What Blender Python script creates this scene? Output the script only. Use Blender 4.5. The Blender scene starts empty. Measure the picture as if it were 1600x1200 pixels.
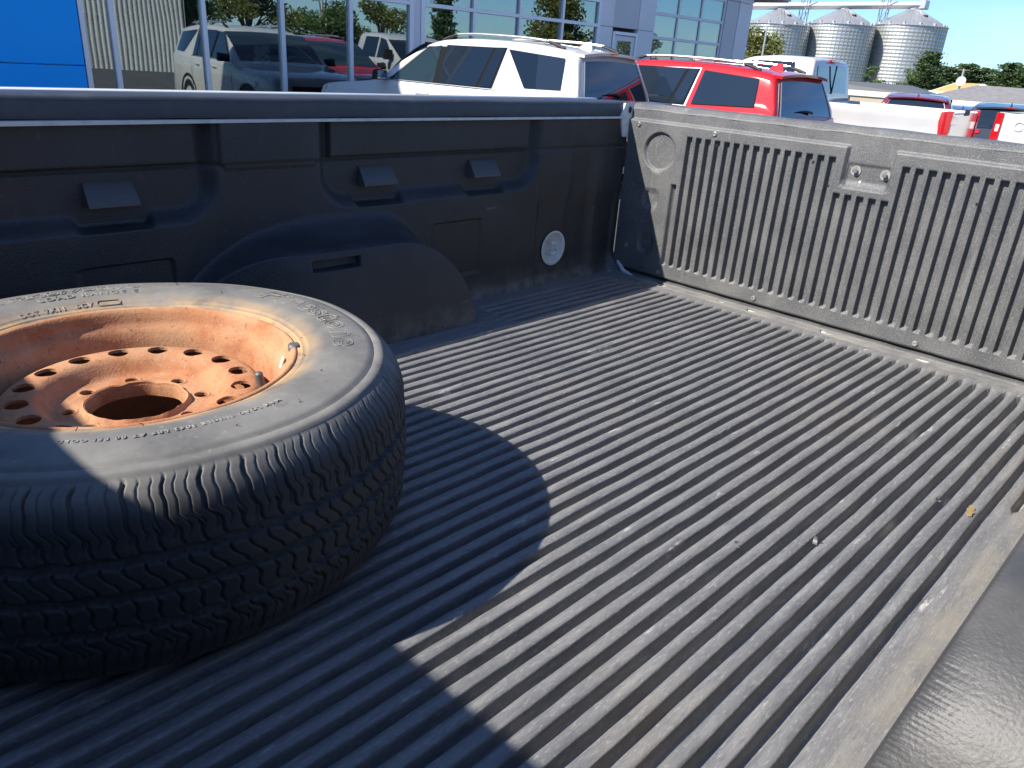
import bpy, bmesh, math, random
import numpy as np
from mathutils import Matrix, Vector

R = math.radians
PI = math.pi
scene = bpy.context.scene
COL = scene.collection
random.seed(7)

# ------------------------------------------------------------------ camera
cam_d = bpy.data.cameras.new('camera')
cam = bpy.data.objects.new('camera', cam_d)
COL.objects.link(cam)
cam_d.sensor_width = 36.0
cam_d.lens = 1192.57 / 1600 * 36.0
cam_d.clip_start = 0.02
cam_d.clip_end = 4000
_r = Vector((0.70216713, -0.70903996, 0.06498974))
_u = Vector((0.23974943, 0.32139347, 0.91609304))
_f = Vector((0.67043384, 0.62766916, -0.39566385))
G = 1.0                                    # height of the bed floor above the lot
m3 = Matrix((_r, _u, -_f)).transposed().to_4x4()
m3.translation = Vector((-2.04697, -1.72570, 0.63270 + G))
cam.matrix_world = m3
scene.camera = cam

# ------------------------------------------------------------------ sky and sun
SUN = Vector((-0.97, 0.45, 1.0)).normalized()
world = bpy.data.worlds.new('World')
scene.world = world
world.use_nodes = True
wn = world.node_tree.nodes
wl = world.node_tree.links
sky = wn.new('ShaderNodeTexSky')
sky.sky_type = 'NISHITA'
sky.sun_disc = False
sky.sun_elevation = math.asin(SUN.z)
sky.sun_rotation = math.atan2(SUN.x, SUN.y)
sky.air_density = 1.0
sky.dust_density = 0.1
sky.ozone_density = 4.0
tint = wn.new('ShaderNodeMix')
tint.data_type = 'RGBA'
tint.blend_type = 'MULTIPLY'
tint.inputs['Factor'].default_value = 1.0
tint.inputs['B'].default_value = (0.58, 0.83, 1.14, 1)
wl.new(sky.outputs['Color'], tint.inputs['A'])
# thin high cloud, everywhere in the sky
wtc = wn.new('ShaderNodeTexCoord')
wmp = wn.new('ShaderNodeMapping')
wmp.inputs['Scale'].default_value = (1.0, 1.0, 5.0)
wns = wn.new('ShaderNodeTexNoise')
wns.inputs['Scale'].default_value = 2.6
wns.inputs['Detail'].default_value = 6
wmr = wn.new('ShaderNodeMapRange')
wmr.inputs['From Min'].default_value = 0.45
wmr.inputs['From Max'].default_value = 0.80
wmr.inputs['To Max'].default_value = 0.30
wmx = wn.new('ShaderNodeMix')
wmx.data_type = 'RGBA'
wmx.inputs['B'].default_value = (8.4, 8.6, 8.8, 1)
wl.new(wtc.outputs['Generated'], wmp.inputs['Vector'])
wl.new(wmp.outputs['Vector'], wns.inputs['Vector'])
wl.new(wns.outputs['Fac'], wmr.inputs['Value'])
wl.new(wmr.outputs['Result'], wmx.inputs['Factor'])
wl.new(tint.outputs['Result'], wmx.inputs['A'])
wl.new(wmx.outputs['Result'], wn['Background'].inputs['Color'])
wn['Background'].inputs['Strength'].default_value = 0.074
sd = bpy.data.lights.new('sun', 'SUN')
sd.energy = 4.2
sd.angle = R(0.53)
sd.color = (1.0, 0.94, 0.85)
sun = bpy.data.objects.new('sun', sd)
COL.objects.link(sun)
sun.rotation_euler = (-SUN).to_track_quat('-Z', 'Y').to_euler()
sun.location = (-20, 9, 22)

scene.view_settings.view_transform = 'Standard'
scene.view_settings.look = 'None'
scene.view_settings.gamma = 1.0
scene.view_settings.exposure = 1.18
scene.view_settings.use_curve_mapping = False

# ------------------------------------------------------------------ helpers
def ss(a, b, v):
    t = np.clip((v - a) / (b - a), 0, 1)
    return t * t * (3 - 2 * t)


def tag(o, label=None, cat=None, group=None, kind=None):
    if label: o['label'] = label
    if cat: o['category'] = cat
    if group: o['group'] = group
    if kind: o['kind'] = kind
    return o


def empty(name, loc=(0, 0, 0), rz=0.0):
    o = bpy.data.objects.new(name, None)
    COL.objects.link(o)
    o.location = loc
    o.rotation_euler = (0, 0, rz)
    o.empty_display_size = 0.2
    return o


def thing(name, label, cat, loc=(0, 0, 0), rz=0.0, group=None):
    return tag(empty(name, loc, rz), label, cat, group)


def link(name, me, mat=None, parent=None, wc=False):
    if mat is not None and len(me.materials) == 0:
        me.materials.append(mat)
    o = bpy.data.objects.new(name, me)
    COL.objects.link(o)
    if parent is not None:
        o.parent = parent
        if wc:
            o.location = -Vector(parent.location)
    return o


def mkmesh(name, verts, faces, mat=None, smooth=True, sharp=40):
    me = bpy.data.meshes.new(name)
    if isinstance(verts, np.ndarray):
        verts = verts.tolist()
    me.from_pydata(verts, [], faces)
    if mat is not None:
        me.materials.append(mat)
    if smooth:
        me.polygons.foreach_set('use_smooth', [True] * len(me.polygons))
        if sharp:
            me.set_sharp_from_angle(angle=R(sharp))
    me.update()
    return me


def gridfaces(nu, nv, wrap_u=False, flip=False, skip=None):
    f = []
    for i in range(nu if wrap_u else nu - 1):
        i2 = (i + 1) % nu
        for j in range(nv - 1):
            if skip is not None and skip[i, j]:
                continue
            q = (i * nv + j, i2 * nv + j, i2 * nv + j + 1, i * nv + j + 1)
            f.append(q[::-1] if flip else q)
    return f


class MB:
    def __init__(s):
        s.v = []
        s.f = []

    def add(s, v, f):
        n = len(s.v)
        s.v += [tuple(p) for p in v]
        s.f += [tuple(i + n for i in q) for q in f]
        return s

    def box(s, x0, x1, y0, y1, z0, z1, bev=0.0, M=None):
        if x0 > x1: x0, x1 = x1, x0
        if y0 > y1: y0, y1 = y1, y0
        if z0 > z1: z0, z1 = z1, z0
        if bev <= 0:
            v = [(x, y, z) for x in (x0, x1) for y in (y0, y1) for z in (z0, z1)]
            f = [(0, 1, 3, 2), (4, 6, 7, 5), (0, 4, 5, 1), (2, 3, 7, 6), (0, 2, 6, 4), (1, 5, 7, 3)]
            if M is not None: v = [M @ Vector(p) for p in v]
            return s.add(v, f)
        b = min(bev, (x1 - x0) * .45, (y1 - y0) * .45, (z1 - z0) * .45)
        pts = []
        for x, sx in ((x0, 1), (x1, -1)):
            for y, sy in ((y0, 1), (y1, -1)):
                for z, sz in ((z0, 1), (z1, -1)):
                    pts += [(x, y + sy * b, z + sz * b), (x + sx * b, y, z + sz * b), (x + sx * b, y + sy * b, z)]
        if M is not None: pts = [M @ Vector(p) for p in pts]
        return s.hull(pts)

    def hull(s, pts):
        bm = bmesh.new()
        for p in pts: bm.verts.new(p)
        bmesh.ops.convex_hull(bm, input=bm.verts)
        loose = [v for v in bm.verts if not v.link_faces]
        for v in loose: bm.verts.remove(v)
        bm.verts.index_update()
        v = [x.co[:] for x in bm.verts]
        f = [[w.index for w in q.verts] for q in bm.faces]
        bm.free()
        return s.add(v, f)

    def tube(s, pts, r, n=8, closed=False, caps=True):
        pts = [Vector(p) for p in pts]
        rs = r if isinstance(r, (list, tuple)) else [r] * len(pts)
        rings = []
        up = Vector((0, 0, 1))
        N = len(pts)
        for i, p in enumerate(pts):
            a = pts[i - 1] if (i > 0 or closed) else pts[i]
            b = pts[(i + 1) % N] if (i < N - 1 or closed) else pts[i]
            d = (b - a)
            if d.length < 1e-9: d = Vector((0, 0, 1))
            d.normalize()
            ref = up if abs(d.z) < 0.95 else Vector((1, 0, 0))
            x = d.cross(ref).normalized()
            y = x.cross(d).normalized()
            rings.append([p + (x * math.cos(t) + y * math.sin(t)) * rs[i] for t in [2 * PI * k / n for k in range(n)]])
        v = [q for rg in rings for q in rg]
        f = []
        for i in range(N if closed else N - 1):
            i2 = (i + 1) % N
            for k in range(n):
                k2 = (k + 1) % n
                f.append((i * n + k, i * n + k2, i2 * n + k2, i2 * n + k))
        if caps and not closed:
            f.append(tuple(range(n))[::-1])
            f.append(tuple((N - 1) * n + k for k in range(n)))
        return s.add(v, f)

    def lathe(s, prof, n=32, M=None, closed=False):
        """prof: (r, z) pairs turned round the z axis"""
        v = []
        for k in range(n):
            t = 2 * PI * k / n
            for r, z in prof:
                v.append(Vector((r * math.cos(t), r * math.sin(t), z)))
        if M is not None: v = [M @ p for p in v]
        m = len(prof)
        f = []
        for k in range(n):
            k2 = (k + 1) % n
            for j in range(m if closed else m - 1):
                j2 = (j + 1) % m
                f.append((k * m + j, k2 * m + j, k2 * m + j2, k * m + j2))
        return s.add(v, f)

    def grid(s, fn, us, vs, flip=False):
        v = [fn(a, b) for a in us for b in vs]
        return s.add(v, gridfaces(len(us), len(vs), flip=flip))

    def loft(s, rings, caps=True, flip=False):
        n = len(rings[0])
        v = [p for r in rings for p in r]
        f = []
        for i in range(len(rings) - 1):
            for k in range(n):
                k2 = (k + 1) % n
                q = (i * n + k, i * n + k2, (i + 1) * n + k2, (i + 1) * n + k)
                f.append(q[::-1] if flip else q)
        if caps:
            a = tuple(range(n)); b = tuple((len(rings) - 1) * n + k for k in range(n))
            f += [a if flip else a[::-1], b[::-1] if flip else b]
        return s.add(v, f)

    def mesh(s, name, mat=None, smooth=True, sharp=40):
        return mkmesh(name, s.v, s.f, mat, smooth, sharp)

    def build(s, name, mat, parent=None, wc=False, smooth=True, sharp=40):
        return link(name, s.mesh(name, mat, smooth, sharp), None, parent, wc)


def lin(a, b, n):
    return [a + (b - a) * i / (n - 1) for i in range(n)]


def copy_tree(o, parent=None):
    c = o.copy()
    COL.objects.link(c)
    c.parent = parent
    for ch in o.children:
        copy_tree(ch, c)
    return c


# ------------------------------------------------------------------ materials
def srgb(r, g, b):
    f = lambda c: (c / 255 / 12.92) if c / 255 <= 0.04045 else ((c / 255 + 0.055) / 1.055) ** 2.4
    return (f(r), f(g), f(b))


def mat(name, col, rough=0.5, metal=0.0, spec=0.5, col2=None, nscale=6.0, nlo=0.4, nhi=0.65, ndet=5.0,
        bump=None, coat=0.0, stretch=None, rough2=None, extra=None):
    """principled material; col2 mixes in through a noise; bump = (scale, strength, distance)"""
    m = bpy.data.materials.new(name)
    m.use_nodes = True
    nt = m.node_tree
    b = nt.nodes['Principled BSDF']
    b.inputs['Base Color'].default_value = (*col, 1)
    b.inputs['Roughness'].default_value = rough
    b.inputs['Metallic'].default_value = metal
    b.inputs['Specular IOR Level'].default_value = spec
    if coat:
        b.inputs['Coat Weight'].default_value = coat
        b.inputs['Coat Roughness'].default_value = 0.04
    tc = nt.nodes.new('ShaderNodeTexCoord')
    vec = tc.outputs['Object']
    if stretch:
        mp = nt.nodes.new('ShaderNodeMapping')
        mp.inputs['Scale'].default_value = stretch
        nt.links.new(vec, mp.inputs['Vector'])
        svec = mp.outputs['Vector']
    else:
        svec = vec
    cur = None
    if col2:
        n = nt.nodes.new('ShaderNodeTexNoise')
        n.inputs['Scale'].default_value = nscale
        n.inputs['Detail'].default_value = ndet
        n.inputs['Roughness'].default_value = 0.62
        nt.links.new(svec, n.inputs['Vector'])
        mr = nt.nodes.new('ShaderNodeMapRange')
        mr.inputs['From Min'].default_value = nlo
        mr.inputs['From Max'].default_value = nhi
        nt.links.new(n.outputs['Fac'], mr.inputs['Value'])
        mx = nt.nodes.new('ShaderNodeMix')
        mx.data_type = 'RGBA'
        mx.inputs['A'].default_value = (*col, 1)
        mx.inputs['B'].default_value = (*col2, 1)
        nt.links.new(mr.outputs['Result'], mx.inputs['Factor'])
        cur = mx.outputs['Result']
        if rough2 is not None:
            mr2 = nt.nodes.new('ShaderNodeMapRange')
            mr2.inputs['To Min'].default_value = rough
            mr2.inputs['To Max'].default_value = rough2
            nt.links.new(mr.outputs['Result'], mr2.inputs['Value'])
            nt.links.new(mr2.outputs['Result'], b.inputs['Roughness'])
    if bump:
        n2 = nt.nodes.new('ShaderNodeTexNoise')
        n2.inputs['Scale'].default_value = bump[0]
        n2.inputs['Detail'].default_value = 3
        nt.links.new(vec, n2.inputs['Vector'])
        bp = nt.nodes.new('ShaderNodeBump')
        bp.inputs['Strength'].default_value = bump[1]
        bp.inputs['Distance'].default_value = bump[2]
        nt.links.new(n2.outputs['Fac'], bp.inputs['Height'])
        nt.links.new(bp.outputs['Normal'], b.inputs['Normal'])
    if extra:
        cur = extra(nt, vec, cur, b) or cur
    if cur is not None:
        nt.links.new(cur, b.inputs['Base Color'])
    return m


def mixin(nt, cur, col, fac):
    """layer a colour over what there is, fac a socket"""
    mx = nt.nodes.new('ShaderNodeMix')
    mx.data_type = 'RGBA'
    nt.links.new(cur, mx.inputs['A'])
    mx.inputs['B'].default_value = (*col, 1)
    nt.links.new(fac, mx.inputs['Factor'])
    return mx.outputs['Result']


def noisefac(nt, vec, scale, lo, hi, det=4, stretch=None, gain=1.0):
    if stretch:
        mp = nt.nodes.new('ShaderNodeMapping')
        mp.inputs['Scale'].default_value = stretch
        nt.links.new(vec, mp.inputs['Vector'])
        vec = mp.outputs['Vector']
    n = nt.nodes.new('ShaderNodeTexNoise')
    n.inputs['Scale'].default_value = scale
    n.inputs['Detail'].default_value = det
    n.inputs['Roughness'].default_value = 0.65
    nt.links.new(vec, n.inputs['Vector'])
    mr = nt.nodes.new('ShaderNodeMapRange')
    mr.inputs['From Min'].default_value = lo
    mr.inputs['From Max'].default_value = hi
    mr.inputs['To Max'].default_value = gain
    nt.links.new(n.outputs['Fac'], mr.inputs['Value'])
    return mr.outputs['Result']


def math_node(nt, op, a, b=None):
    n = nt.nodes.new('ShaderNodeMath')
    n.operation = op
    for i, x in enumerate((a, b)):
        if x is None: continue
        if isinstance(x, (int, float)): n.inputs[i].default_value = x
        else: nt.links.new(x, n.inputs[i])
    return n.outputs[0]


def axis_fac(nt, vec, axis, lo, hi):
    sp = nt.nodes.new('ShaderNodeSeparateXYZ')
    nt.links.new(vec, sp.inputs[0])
    mr = nt.nodes.new('ShaderNodeMapRange')
    mr.inputs['From Min'].default_value = lo
    mr.inputs['From Max'].default_value = hi
    nt.links.new(sp.outputs[axis], mr.inputs['Value'])
    return mr.outputs['Result']


def edge_highlight(nt, c, col, lo=.52, hi=.58, gain=.7):  # lightens convex edges, painting bright edge highlights into the colour
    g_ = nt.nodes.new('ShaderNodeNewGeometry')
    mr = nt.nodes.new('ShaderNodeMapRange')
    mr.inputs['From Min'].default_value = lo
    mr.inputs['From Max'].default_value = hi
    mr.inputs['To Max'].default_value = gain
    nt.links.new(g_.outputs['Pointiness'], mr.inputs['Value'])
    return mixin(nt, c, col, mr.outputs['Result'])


def liner_extra(nt, v, c, b):
    c = mixin(nt, c, (0.12, 0.115, 0.105), noisefac(nt, v, 60, 0.62, 0.78, 6, (1, 1, 0.4), 0.4))
    c = mixin(nt, c, (0.16, 0.155, 0.145), noisefac(nt, v, 16, 0.66, 0.74, 8, (0.5, 1, 2.2), 0.5))
    d = math_node(nt, 'MULTIPLY', axis_fac(nt, v, 2, 1.07, 0.995), noisefac(nt, v, 22, 0.32, 0.62, 7))
    c = mixin(nt, c, (0.17, 0.155, 0.13), d)
    c = edge_highlight(nt, c, (0.15, 0.15, 0.15), .53, .60, .5)
    return c


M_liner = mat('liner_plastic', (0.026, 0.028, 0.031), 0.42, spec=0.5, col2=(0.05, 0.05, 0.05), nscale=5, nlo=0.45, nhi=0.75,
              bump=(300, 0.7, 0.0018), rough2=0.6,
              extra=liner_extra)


def floor_extra(nt, v, c, b):
    gp = nt.nodes.new('ShaderNodeNewGeometry')
    v = gp.outputs['Position']
    c = mixin(nt, c, (0.25, 0.24, 0.225), noisefac(nt, v, 30, 0.50, 0.74, 8, (0.22, 2.6, 1), 0.7))
    c = mixin(nt, c, (0.40, 0.39, 0.37), noisefac(nt, v, 260, 0.54, 0.70, 4, (0.35, 1.4, 1), 0.38))
    c = mixin(nt, c, (0.07, 0.07, 0.072), noisefac(nt, v, 150, 0.54, 0.70, 5, (0.3, 1.5, 1), 0.5))
    c = mixin(nt, c, (0.50, 0.48, 0.43), noisefac(nt, v, 14, 0.63, 0.70, 9, (0.5, 2.2, 1), 0.85))
    c = mixin(nt, c, (0.055, 0.055, 0.058), noisefac(nt, v, 45, 0.58, 0.72, 7, (0.3, 1.8, 1), 0.55))
    c = mixin(nt, c, (0.30, 0.245, 0.165), noisefac(nt, v, 3.0, 0.54, 0.75, 7, None, 0.28))
    d = math_node(nt, 'MULTIPLY', axis_fac(nt, v, 1, -1.572, -1.606), noisefac(nt, v, 13, 0.36, 0.62, 8, (0.6, 1, 1), 0.5))
    c = mixin(nt, c, (0.27, 0.235, 0.17), d)
    return c


M_floor = mat('floor_liner_worn', (0.112, 0.113, 0.116), 0.42, spec=0.6, col2=(0.185, 0.183, 0.18), nscale=22, nlo=0.35, nhi=0.7,
              stretch=(0.3, 2.2, 1.0), bump=(420, 0.35, 0.0010), rough2=0.62, extra=floor_extra)
M_floor_dust = mat('floor_liner_dusty', (0.14, 0.138, 0.133), 0.7, col2=(0.25, 0.235, 0.20), nscale=9, nlo=0.38, nhi=0.66,
                   bump=(300, 0.4, 0.0012),
                   extra=lambda nt, v, c, b: mixin(nt, c, (0.36, 0.35, 0.33), noisefac(nt, v, 80, 0.6, 0.75, 5, None, 0.5)))


def tg_extra(nt, v, c, b):
    c = mixin(nt, c, (0.30, 0.30, 0.295), noisefac(nt, v, 300, 0.53, 0.68, 3, None, 0.5))
    c = mixin(nt, c, (0.025, 0.026, 0.028), noisefac(nt, v, 230, 0.56, 0.70, 3, None, 0.5))
    c = mixin(nt, c, (0.27, 0.265, 0.255), noisefac(nt, v, 14, 0.6, 0.8, 7, (1, 2.6, 0.3), 0.55))
    c = edge_highlight(nt, c, (0.34, 0.33, 0.31), .53, .62, .8)  # lit edge lines of the tailgate put into its colour
    return c


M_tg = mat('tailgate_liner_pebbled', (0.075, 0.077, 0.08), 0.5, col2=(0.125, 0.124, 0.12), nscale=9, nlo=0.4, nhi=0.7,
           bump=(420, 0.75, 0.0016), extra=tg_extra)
M_cap = mat('rail_cap_plastic', (0.034, 0.038, 0.046), 0.4, col2=(0.055, 0.055, 0.056), nscale=30, nlo=0.5, nhi=0.75, bump=(700, 0.15, 0.0005))
M_house = mat('wheelhouse_plastic', (0.050, 0.051, 0.054), 0.50, col2=(0.085, 0.083, 0.08), nscale=7, nlo=0.5, nhi=0.72,
              bump=(240, 0.55, 0.0012), rough2=0.60,
              extra=lambda nt, v, c, b: mixin(nt, c, (0.17, 0.165, 0.155), noisefac(nt, v, 26, 0.62, 0.78, 7, (1, .4, 1), 0.45)))
M_paint = mat('truck_paint_white', (0.70, 0.71, 0.70), 0.28, coat=0.5, col2=(0.62, 0.62, 0.60), nscale=4)
M_bare = mat('painted_metal_chipped', (0.62, 0.65, 0.62), 0.45, col2=(0.40, 0.42, 0.40), nscale=35, nlo=0.5, nhi=0.8)
M_rustedge = mat('rust_red_edge', (0.30, 0.05, 0.03), 0.6)
M_black = mat('black_rubber', (0.012, 0.012, 0.013), 0.6)
M_dark = mat('dark_void', (0.01, 0.01, 0.011), 0.9)
M_washer = mat('dull_washer', (0.34, 0.34, 0.32), 0.6, metal=0.2, col2=(0.22, 0.21, 0.2), nscale=90)
M_steel = mat('zinc_steel', (0.55, 0.55, 0.53), 0.35, metal=0.85, col2=(0.35, 0.34, 0.32), nscale=60)


def rust_extra(nt, v, c, b):
    c = mixin(nt, c, (0.26, 0.085, 0.038), noisefac(nt, v, 20, 0.48, 0.70, 9, None, 0.75))
    c = mixin(nt, c, (0.46, 0.31, 0.185), noisefac(nt, v, 9, 0.44, 0.68, 8, None, 0.7))
    c = mixin(nt, c, (0.17, 0.06, 0.035), noisefac(nt, v, 110, 0.58, 0.70, 5, None, 0.6))
    c = mixin(nt, c, (0.50, 0.36, 0.24), noisefac(nt, v, 230, 0.62, 0.70, 3, None, 0.5))
    return c


M_rust = mat('rusty_steel', (0.36, 0.150, 0.070), 0.88, spec=0.2, col2=(0.45, 0.235, 0.125), nscale=14, nlo=0.35, nhi=0.7,
             bump=(300, 0.6, 0.0010), extra=rust_extra)


def tyre_extra(nt, v, c, b):
    ln = nt.nodes.new('ShaderNodeVectorMath')
    ln.operation = 'LENGTH'
    ml = nt.nodes.new('ShaderNodeVectorMath')
    ml.operation = 'MULTIPLY'
    ml.inputs[1].default_value = (1, 1, 0)
    nt.links.new(v, ml.inputs[0])
    nt.links.new(ml.outputs[0], ln.inputs[0])
    mr = nt.nodes.new('ShaderNodeMapRange')
    mr.inputs['From Min'].default_value = 0.246
    mr.inputs['From Max'].default_value = 0.212
    nt.links.new(ln.outputs['Value'], mr.inputs['Value'])
    f = math_node(nt, 'MULTIPLY', mr.outputs['Result'], noisefac(nt, v, 16, 0.3, 0.6, 5))
    c = mixin(nt, c, (0.42, 0.27, 0.13), f)
    m4 = nt.nodes.new('ShaderNodeMapRange')
    m4.inputs['From Min'].default_value = 0.337
    m4.inputs['From Max'].default_value = 0.349
    m4.inputs['To Max'].default_value = 0.85
    nt.links.new(ln.outputs['Value'], m4.inputs['Value'])
    c = mixin(nt, c, (0.225, 0.217, 0.195), noisefac(nt, v, 6.5, 0.48, 0.70, 9, None, 0.65))
    c = mixin(nt, c, (0.27, 0.26, 0.23), noisefac(nt, v, 90, 0.60, 0.72, 6, None, 0.5))
    c = mixin(nt, c, (0.06, 0.06, 0.06), noisefac(nt, v, 28, 0.60, 0.72, 6, None, 0.5))
    c = mixin(nt, c, (0.44, 0.27, 0.13), noisefac(nt, v, 9.5, 0.72, 0.78, 4, None, 0.55))
    c = mixin(nt, c, (0.030, 0.030, 0.031), m4.outputs['Result'])
    return c


M_tyre = mat('dusty_tyre_rubber', (0.10, 0.099, 0.095), 0.66, spec=0.35, col2=(0.175, 0.168, 0.152), nscale=9, nlo=0.36, nhi=0.66, ndet=9,
             bump=(240, 0.15, 0.0006), extra=tyre_extra)
M_tyre_letters = mat('tyre_rubber_raised', (0.15, 0.147, 0.14), 0.6, col2=(0.27, 0.25, 0.2), nscale=20)

# ------------------------------------------------------------------ ground
def gz(x, y):
    d = max(0.0, math.hypot(x, y) - 14.0)
    t = min(1.0, d / 60.0)
    return -4.5 * t * t * (3 - 2 * t)


rad = [0, 3, 6, 9, 12, 14, 17, 20, 24, 28, 33, 38, 44, 50, 57, 65, 75, 95, 140, 220, 400, 900, 2500]
gv = [(0, 0, 0)]
gf = []
NS = 72
for i, r_ in enumerate(rad[1:]):
    for k in range(NS):
        a = 2 * PI * k / NS
        gv.append((r_ * math.cos(a), r_ * math.sin(a), gz(r_, 0)))
for k in range(NS):
    gf.append((0, 1 + k, 1 + (k + 1) % NS))
for i in range(len(rad) - 2):
    for k in range(NS):
        k2 = (k + 1) % NS
        gf.append((1 + i * NS + k, 1 + (i + 1) * NS + k, 1 + (i + 1) * NS + k2, 1 + i * NS + k2))
M_asphalt = mat('asphalt', (0.055, 0.054, 0.053), 0.85, col2=(0.085, 0.082, 0.078), nscale=1.5, bump=(60, 0.4, 0.006),
                extra=lambda nt, v, c, b: mixin(nt, c, (0.13, 0.125, 0.115), noisefac(nt, v, 0.35, 0.55, 0.75, 6, None, 0.5)))
tag(link('ground', mkmesh('ground', gv, gf, M_asphalt, True, 0)), kind='structure')
M_grass = mat('dry_grass', (0.10, 0.11, 0.035), 0.95, col2=(0.17, 0.15, 0.06), nscale=0.8, bump=(8, 0.5, 0.05))
gm = MB()
gm.grid(lambda a, b: (b * math.cos(a), b * math.sin(a), gz(b, 0) + 0.02), lin(R(-20), R(40), 30), [46, 52, 58, 65, 75, 95, 140, 220, 500])
tag(gm.build('grass_field', M_grass), kind='structure')
# painted stall lines beside the parked cars
M_line = mat('road_paint', (0.72, 0.71, 0.66), 0.7, col2=(0.4, 0.4, 0.38), nscale=14)
for i, x in enumerate((3.3, 7.35, 10.75, 14.2)):
    lm = MB()
    lm.box(x - .05, x + .05, 3.0, 8.6, 0.002, 0.006)
    tag(lm.build('stall_line', M_line), kind='structure')

# ================================================================== THE PICKUP BED
YF, YN = -0.224, -1.782                # far and near inner rail faces
YC = 0.5 * (YF + YN)
TRUCK = thing('pickup_truck', 'white pickup seen from inside its open bed with worn black plastic bed liner', 'pickup truck', (-2.6, YC, 0))


def tb(mb, name, m, parent=None, sharp=40, smooth=True):
    """part of the truck, built in world coordinates"""
    return mb.build(name, m, parent or TRUCK, wc=(parent is None), sharp=sharp, smooth=smooth)


# ---- floor liner: every rib is one strip between two groove centres
P = 0.0306
YG = lambda i: -0.5201 - P * i
X0, X1 = -2.33, -0.060
xs = sorted(set([round(x, 4) for x in
     list(np.arange(X0, -2.22, 0.012)) + list(np.arange(-2.22, -1.62, 0.06)) + list(np.arange(-1.62, -1.5, 0.015)) +
     list(np.arange(-1.5, -0.76, 0.05)) + list(np.arange(-0.76, -0.62, 0.008)) + list(np.arange(-0.62, -0.14, 0.045)) +
     list(np.arange(-0.14, X1, 0.004)) + [X1]]))
xs = np.array(xs)
hp = np.array([0, .0030, .0040, .0048, .0056, .0064, .0072, .0084, .0110])
ysl = np.concatenate([-P / 2 + hp, [0.0], (P / 2 - hp)[::-1]])
MAIN = [(-2.27, -0.084)]
SIDE = [(-2.27, -1.60), (-0.685, -0.100)]


def caps(i):
    if -2 <= i <= 34: return MAIN
    if -7 <= i <= -3 or 35 <= i <= 39: return SIDE
    return []


GD = 0.0200


def strip_mesh(sa, sb, seed):
    """sa grooves on the -y edge, sb grooves on the +y edge"""
    rnd = np.random.RandomState(seed)
    X, Y = np.meshgrid(xs, ysl, indexing='ij')
    Z = np.zeros_like(X)
    ph = rnd.uniform(0, 6.28, 6)
    for caps_, ye in ((sa, -P / 2), (sb, P / 2)):
        for a, b in caps_:
            a2 = a + rnd.uniform(-.006, .006)
            b2 = b + rnd.uniform(-.006, .003)
            tp = np.maximum(np.maximum(a2 + .022 - X, X - b2 + .022), 0) / .022
            d = np.abs(Y - ye) + tp * .0088
            d = d + 0.0003 * np.sin(X * 21 + ph[0]) + 0.0003 * np.sin(X * 67 + ph[1])
            Z = np.minimum(Z, -(GD - .0036) * (1 - ss(0.0034, 0.0074, d)) - .0036 * (1 - np.clip((d - .0055) / .0085, 0, 1) ** .6))
    w = 1 - (np.abs(Y) / (P / 2)) ** 2
    Z = Z + 0.0004 * np.sin(X * 9 + ph[2]) * w + 0.0004 * np.sin(X * 31 + ph[3]) * w
    Y2 = Y + 0.0006 * np.sin(X * 13 + ph[4]) * w
    v = np.stack([X, Y2, Z], -1).reshape(-1, 3)
    return mkmesh('rib', v, gridfaces(len(xs), len(ysl)), M_floor, True, 0)


floor = MB()
# plain margins along the side walls and beneath the ribs
floor.box(X0, -0.06, YN + .001, YF - .001, G - 0.035, G - 0.022)
FLOOR = tb(floor, 'bed_floor_liner', M_floor_dust)
cache = {}
for i in range(-11, 43):
    # strip between groove i (+y side) and groove i+1 (-y side)
    sa, sb = caps(i + 1), caps(i)
    if YG(i) > YF + 0.004 or YG(i + 1) < YN - 0.02: continue
    key = (str(sa), str(sb), i % 5)
    if key not in cache: cache[key] = strip_mesh(sa, sb, 10 + len(cache))
    o = link('rib', cache[key], None, FLOOR)
    o.location = (0, (YG(i) + YG(i + 1)) / 2, G)
# scalloped rear edge of the floor liner
yy = np.arange(YN + .01, YF - .03, 0.006)
edge = []
for y in yy:
    ph = ((-y - 0.30 + .02 * math.sin(y * 5)) % 0.114) / 0.114
    notch = float(ss(0.0, 0.14, ph) * (1 - ss(0.30, 0.46, ph)))
    xe = -0.0225 - 0.031 * notch * (0.55 + 0.45 * math.sin(y * 23.7)) + 0.0012 * math.sin(y * 70) + 0.001 * math.sin(y * 171)
    edge.append([(X1 - 0.002, y, G), (X1 + (xe - X1) * .5, y, G + 0.0015), (xe, y, G + 0.0005), (xe + .001, y, G - 0.004)])
em = MB()
em.add([p for e in edge for p in e], gridfaces(len(edge), 4, flip=True))
tb(em, 'liner_rear_edge', M_floor_dust)
M_sill = mat('dusty_sill_paint', (0.62, 0.61, 0.56), 0.6, col2=(0.30, 0.27, 0.21), nscale=30, nlo=0.42, nhi=0.62)
sill = MB().box(-0.075, 0.035, YN, YF - .02, G - 0.02, G - 0.0035, .002)
tb(sill, 'bed_sill', M_sill)
lip = MB()
lip.add([p for y in yy for p in [(-0.0235, y, G - 0.004), (-0.022, y, G + 0.0030), (-0.004, y, G + 0.0050 + .0008 * math.sin(y * 60)), (0.03, y, G + 0.0050)]],
        gridfaces(len(yy), 4, flip=True))
tb(lip, 'tailgate_lower_lip', M_tg)

# ---- side wall liners (a pressed panel: pockets, wheelhouse, shallow recesses)
XW = -1.117                                  # wheelhouse centre


def sdbox(x, z, cx, cz, hx, hz, r):
    qx = np.abs(x - cx) - hx + r
    qz = np.abs(z - cz) - hz + r
    return np.hypot(np.maximum(qx, 0), np.maximum(qz, 0)) + np.minimum(np.maximum(qx, qz), 0) - r


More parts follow.
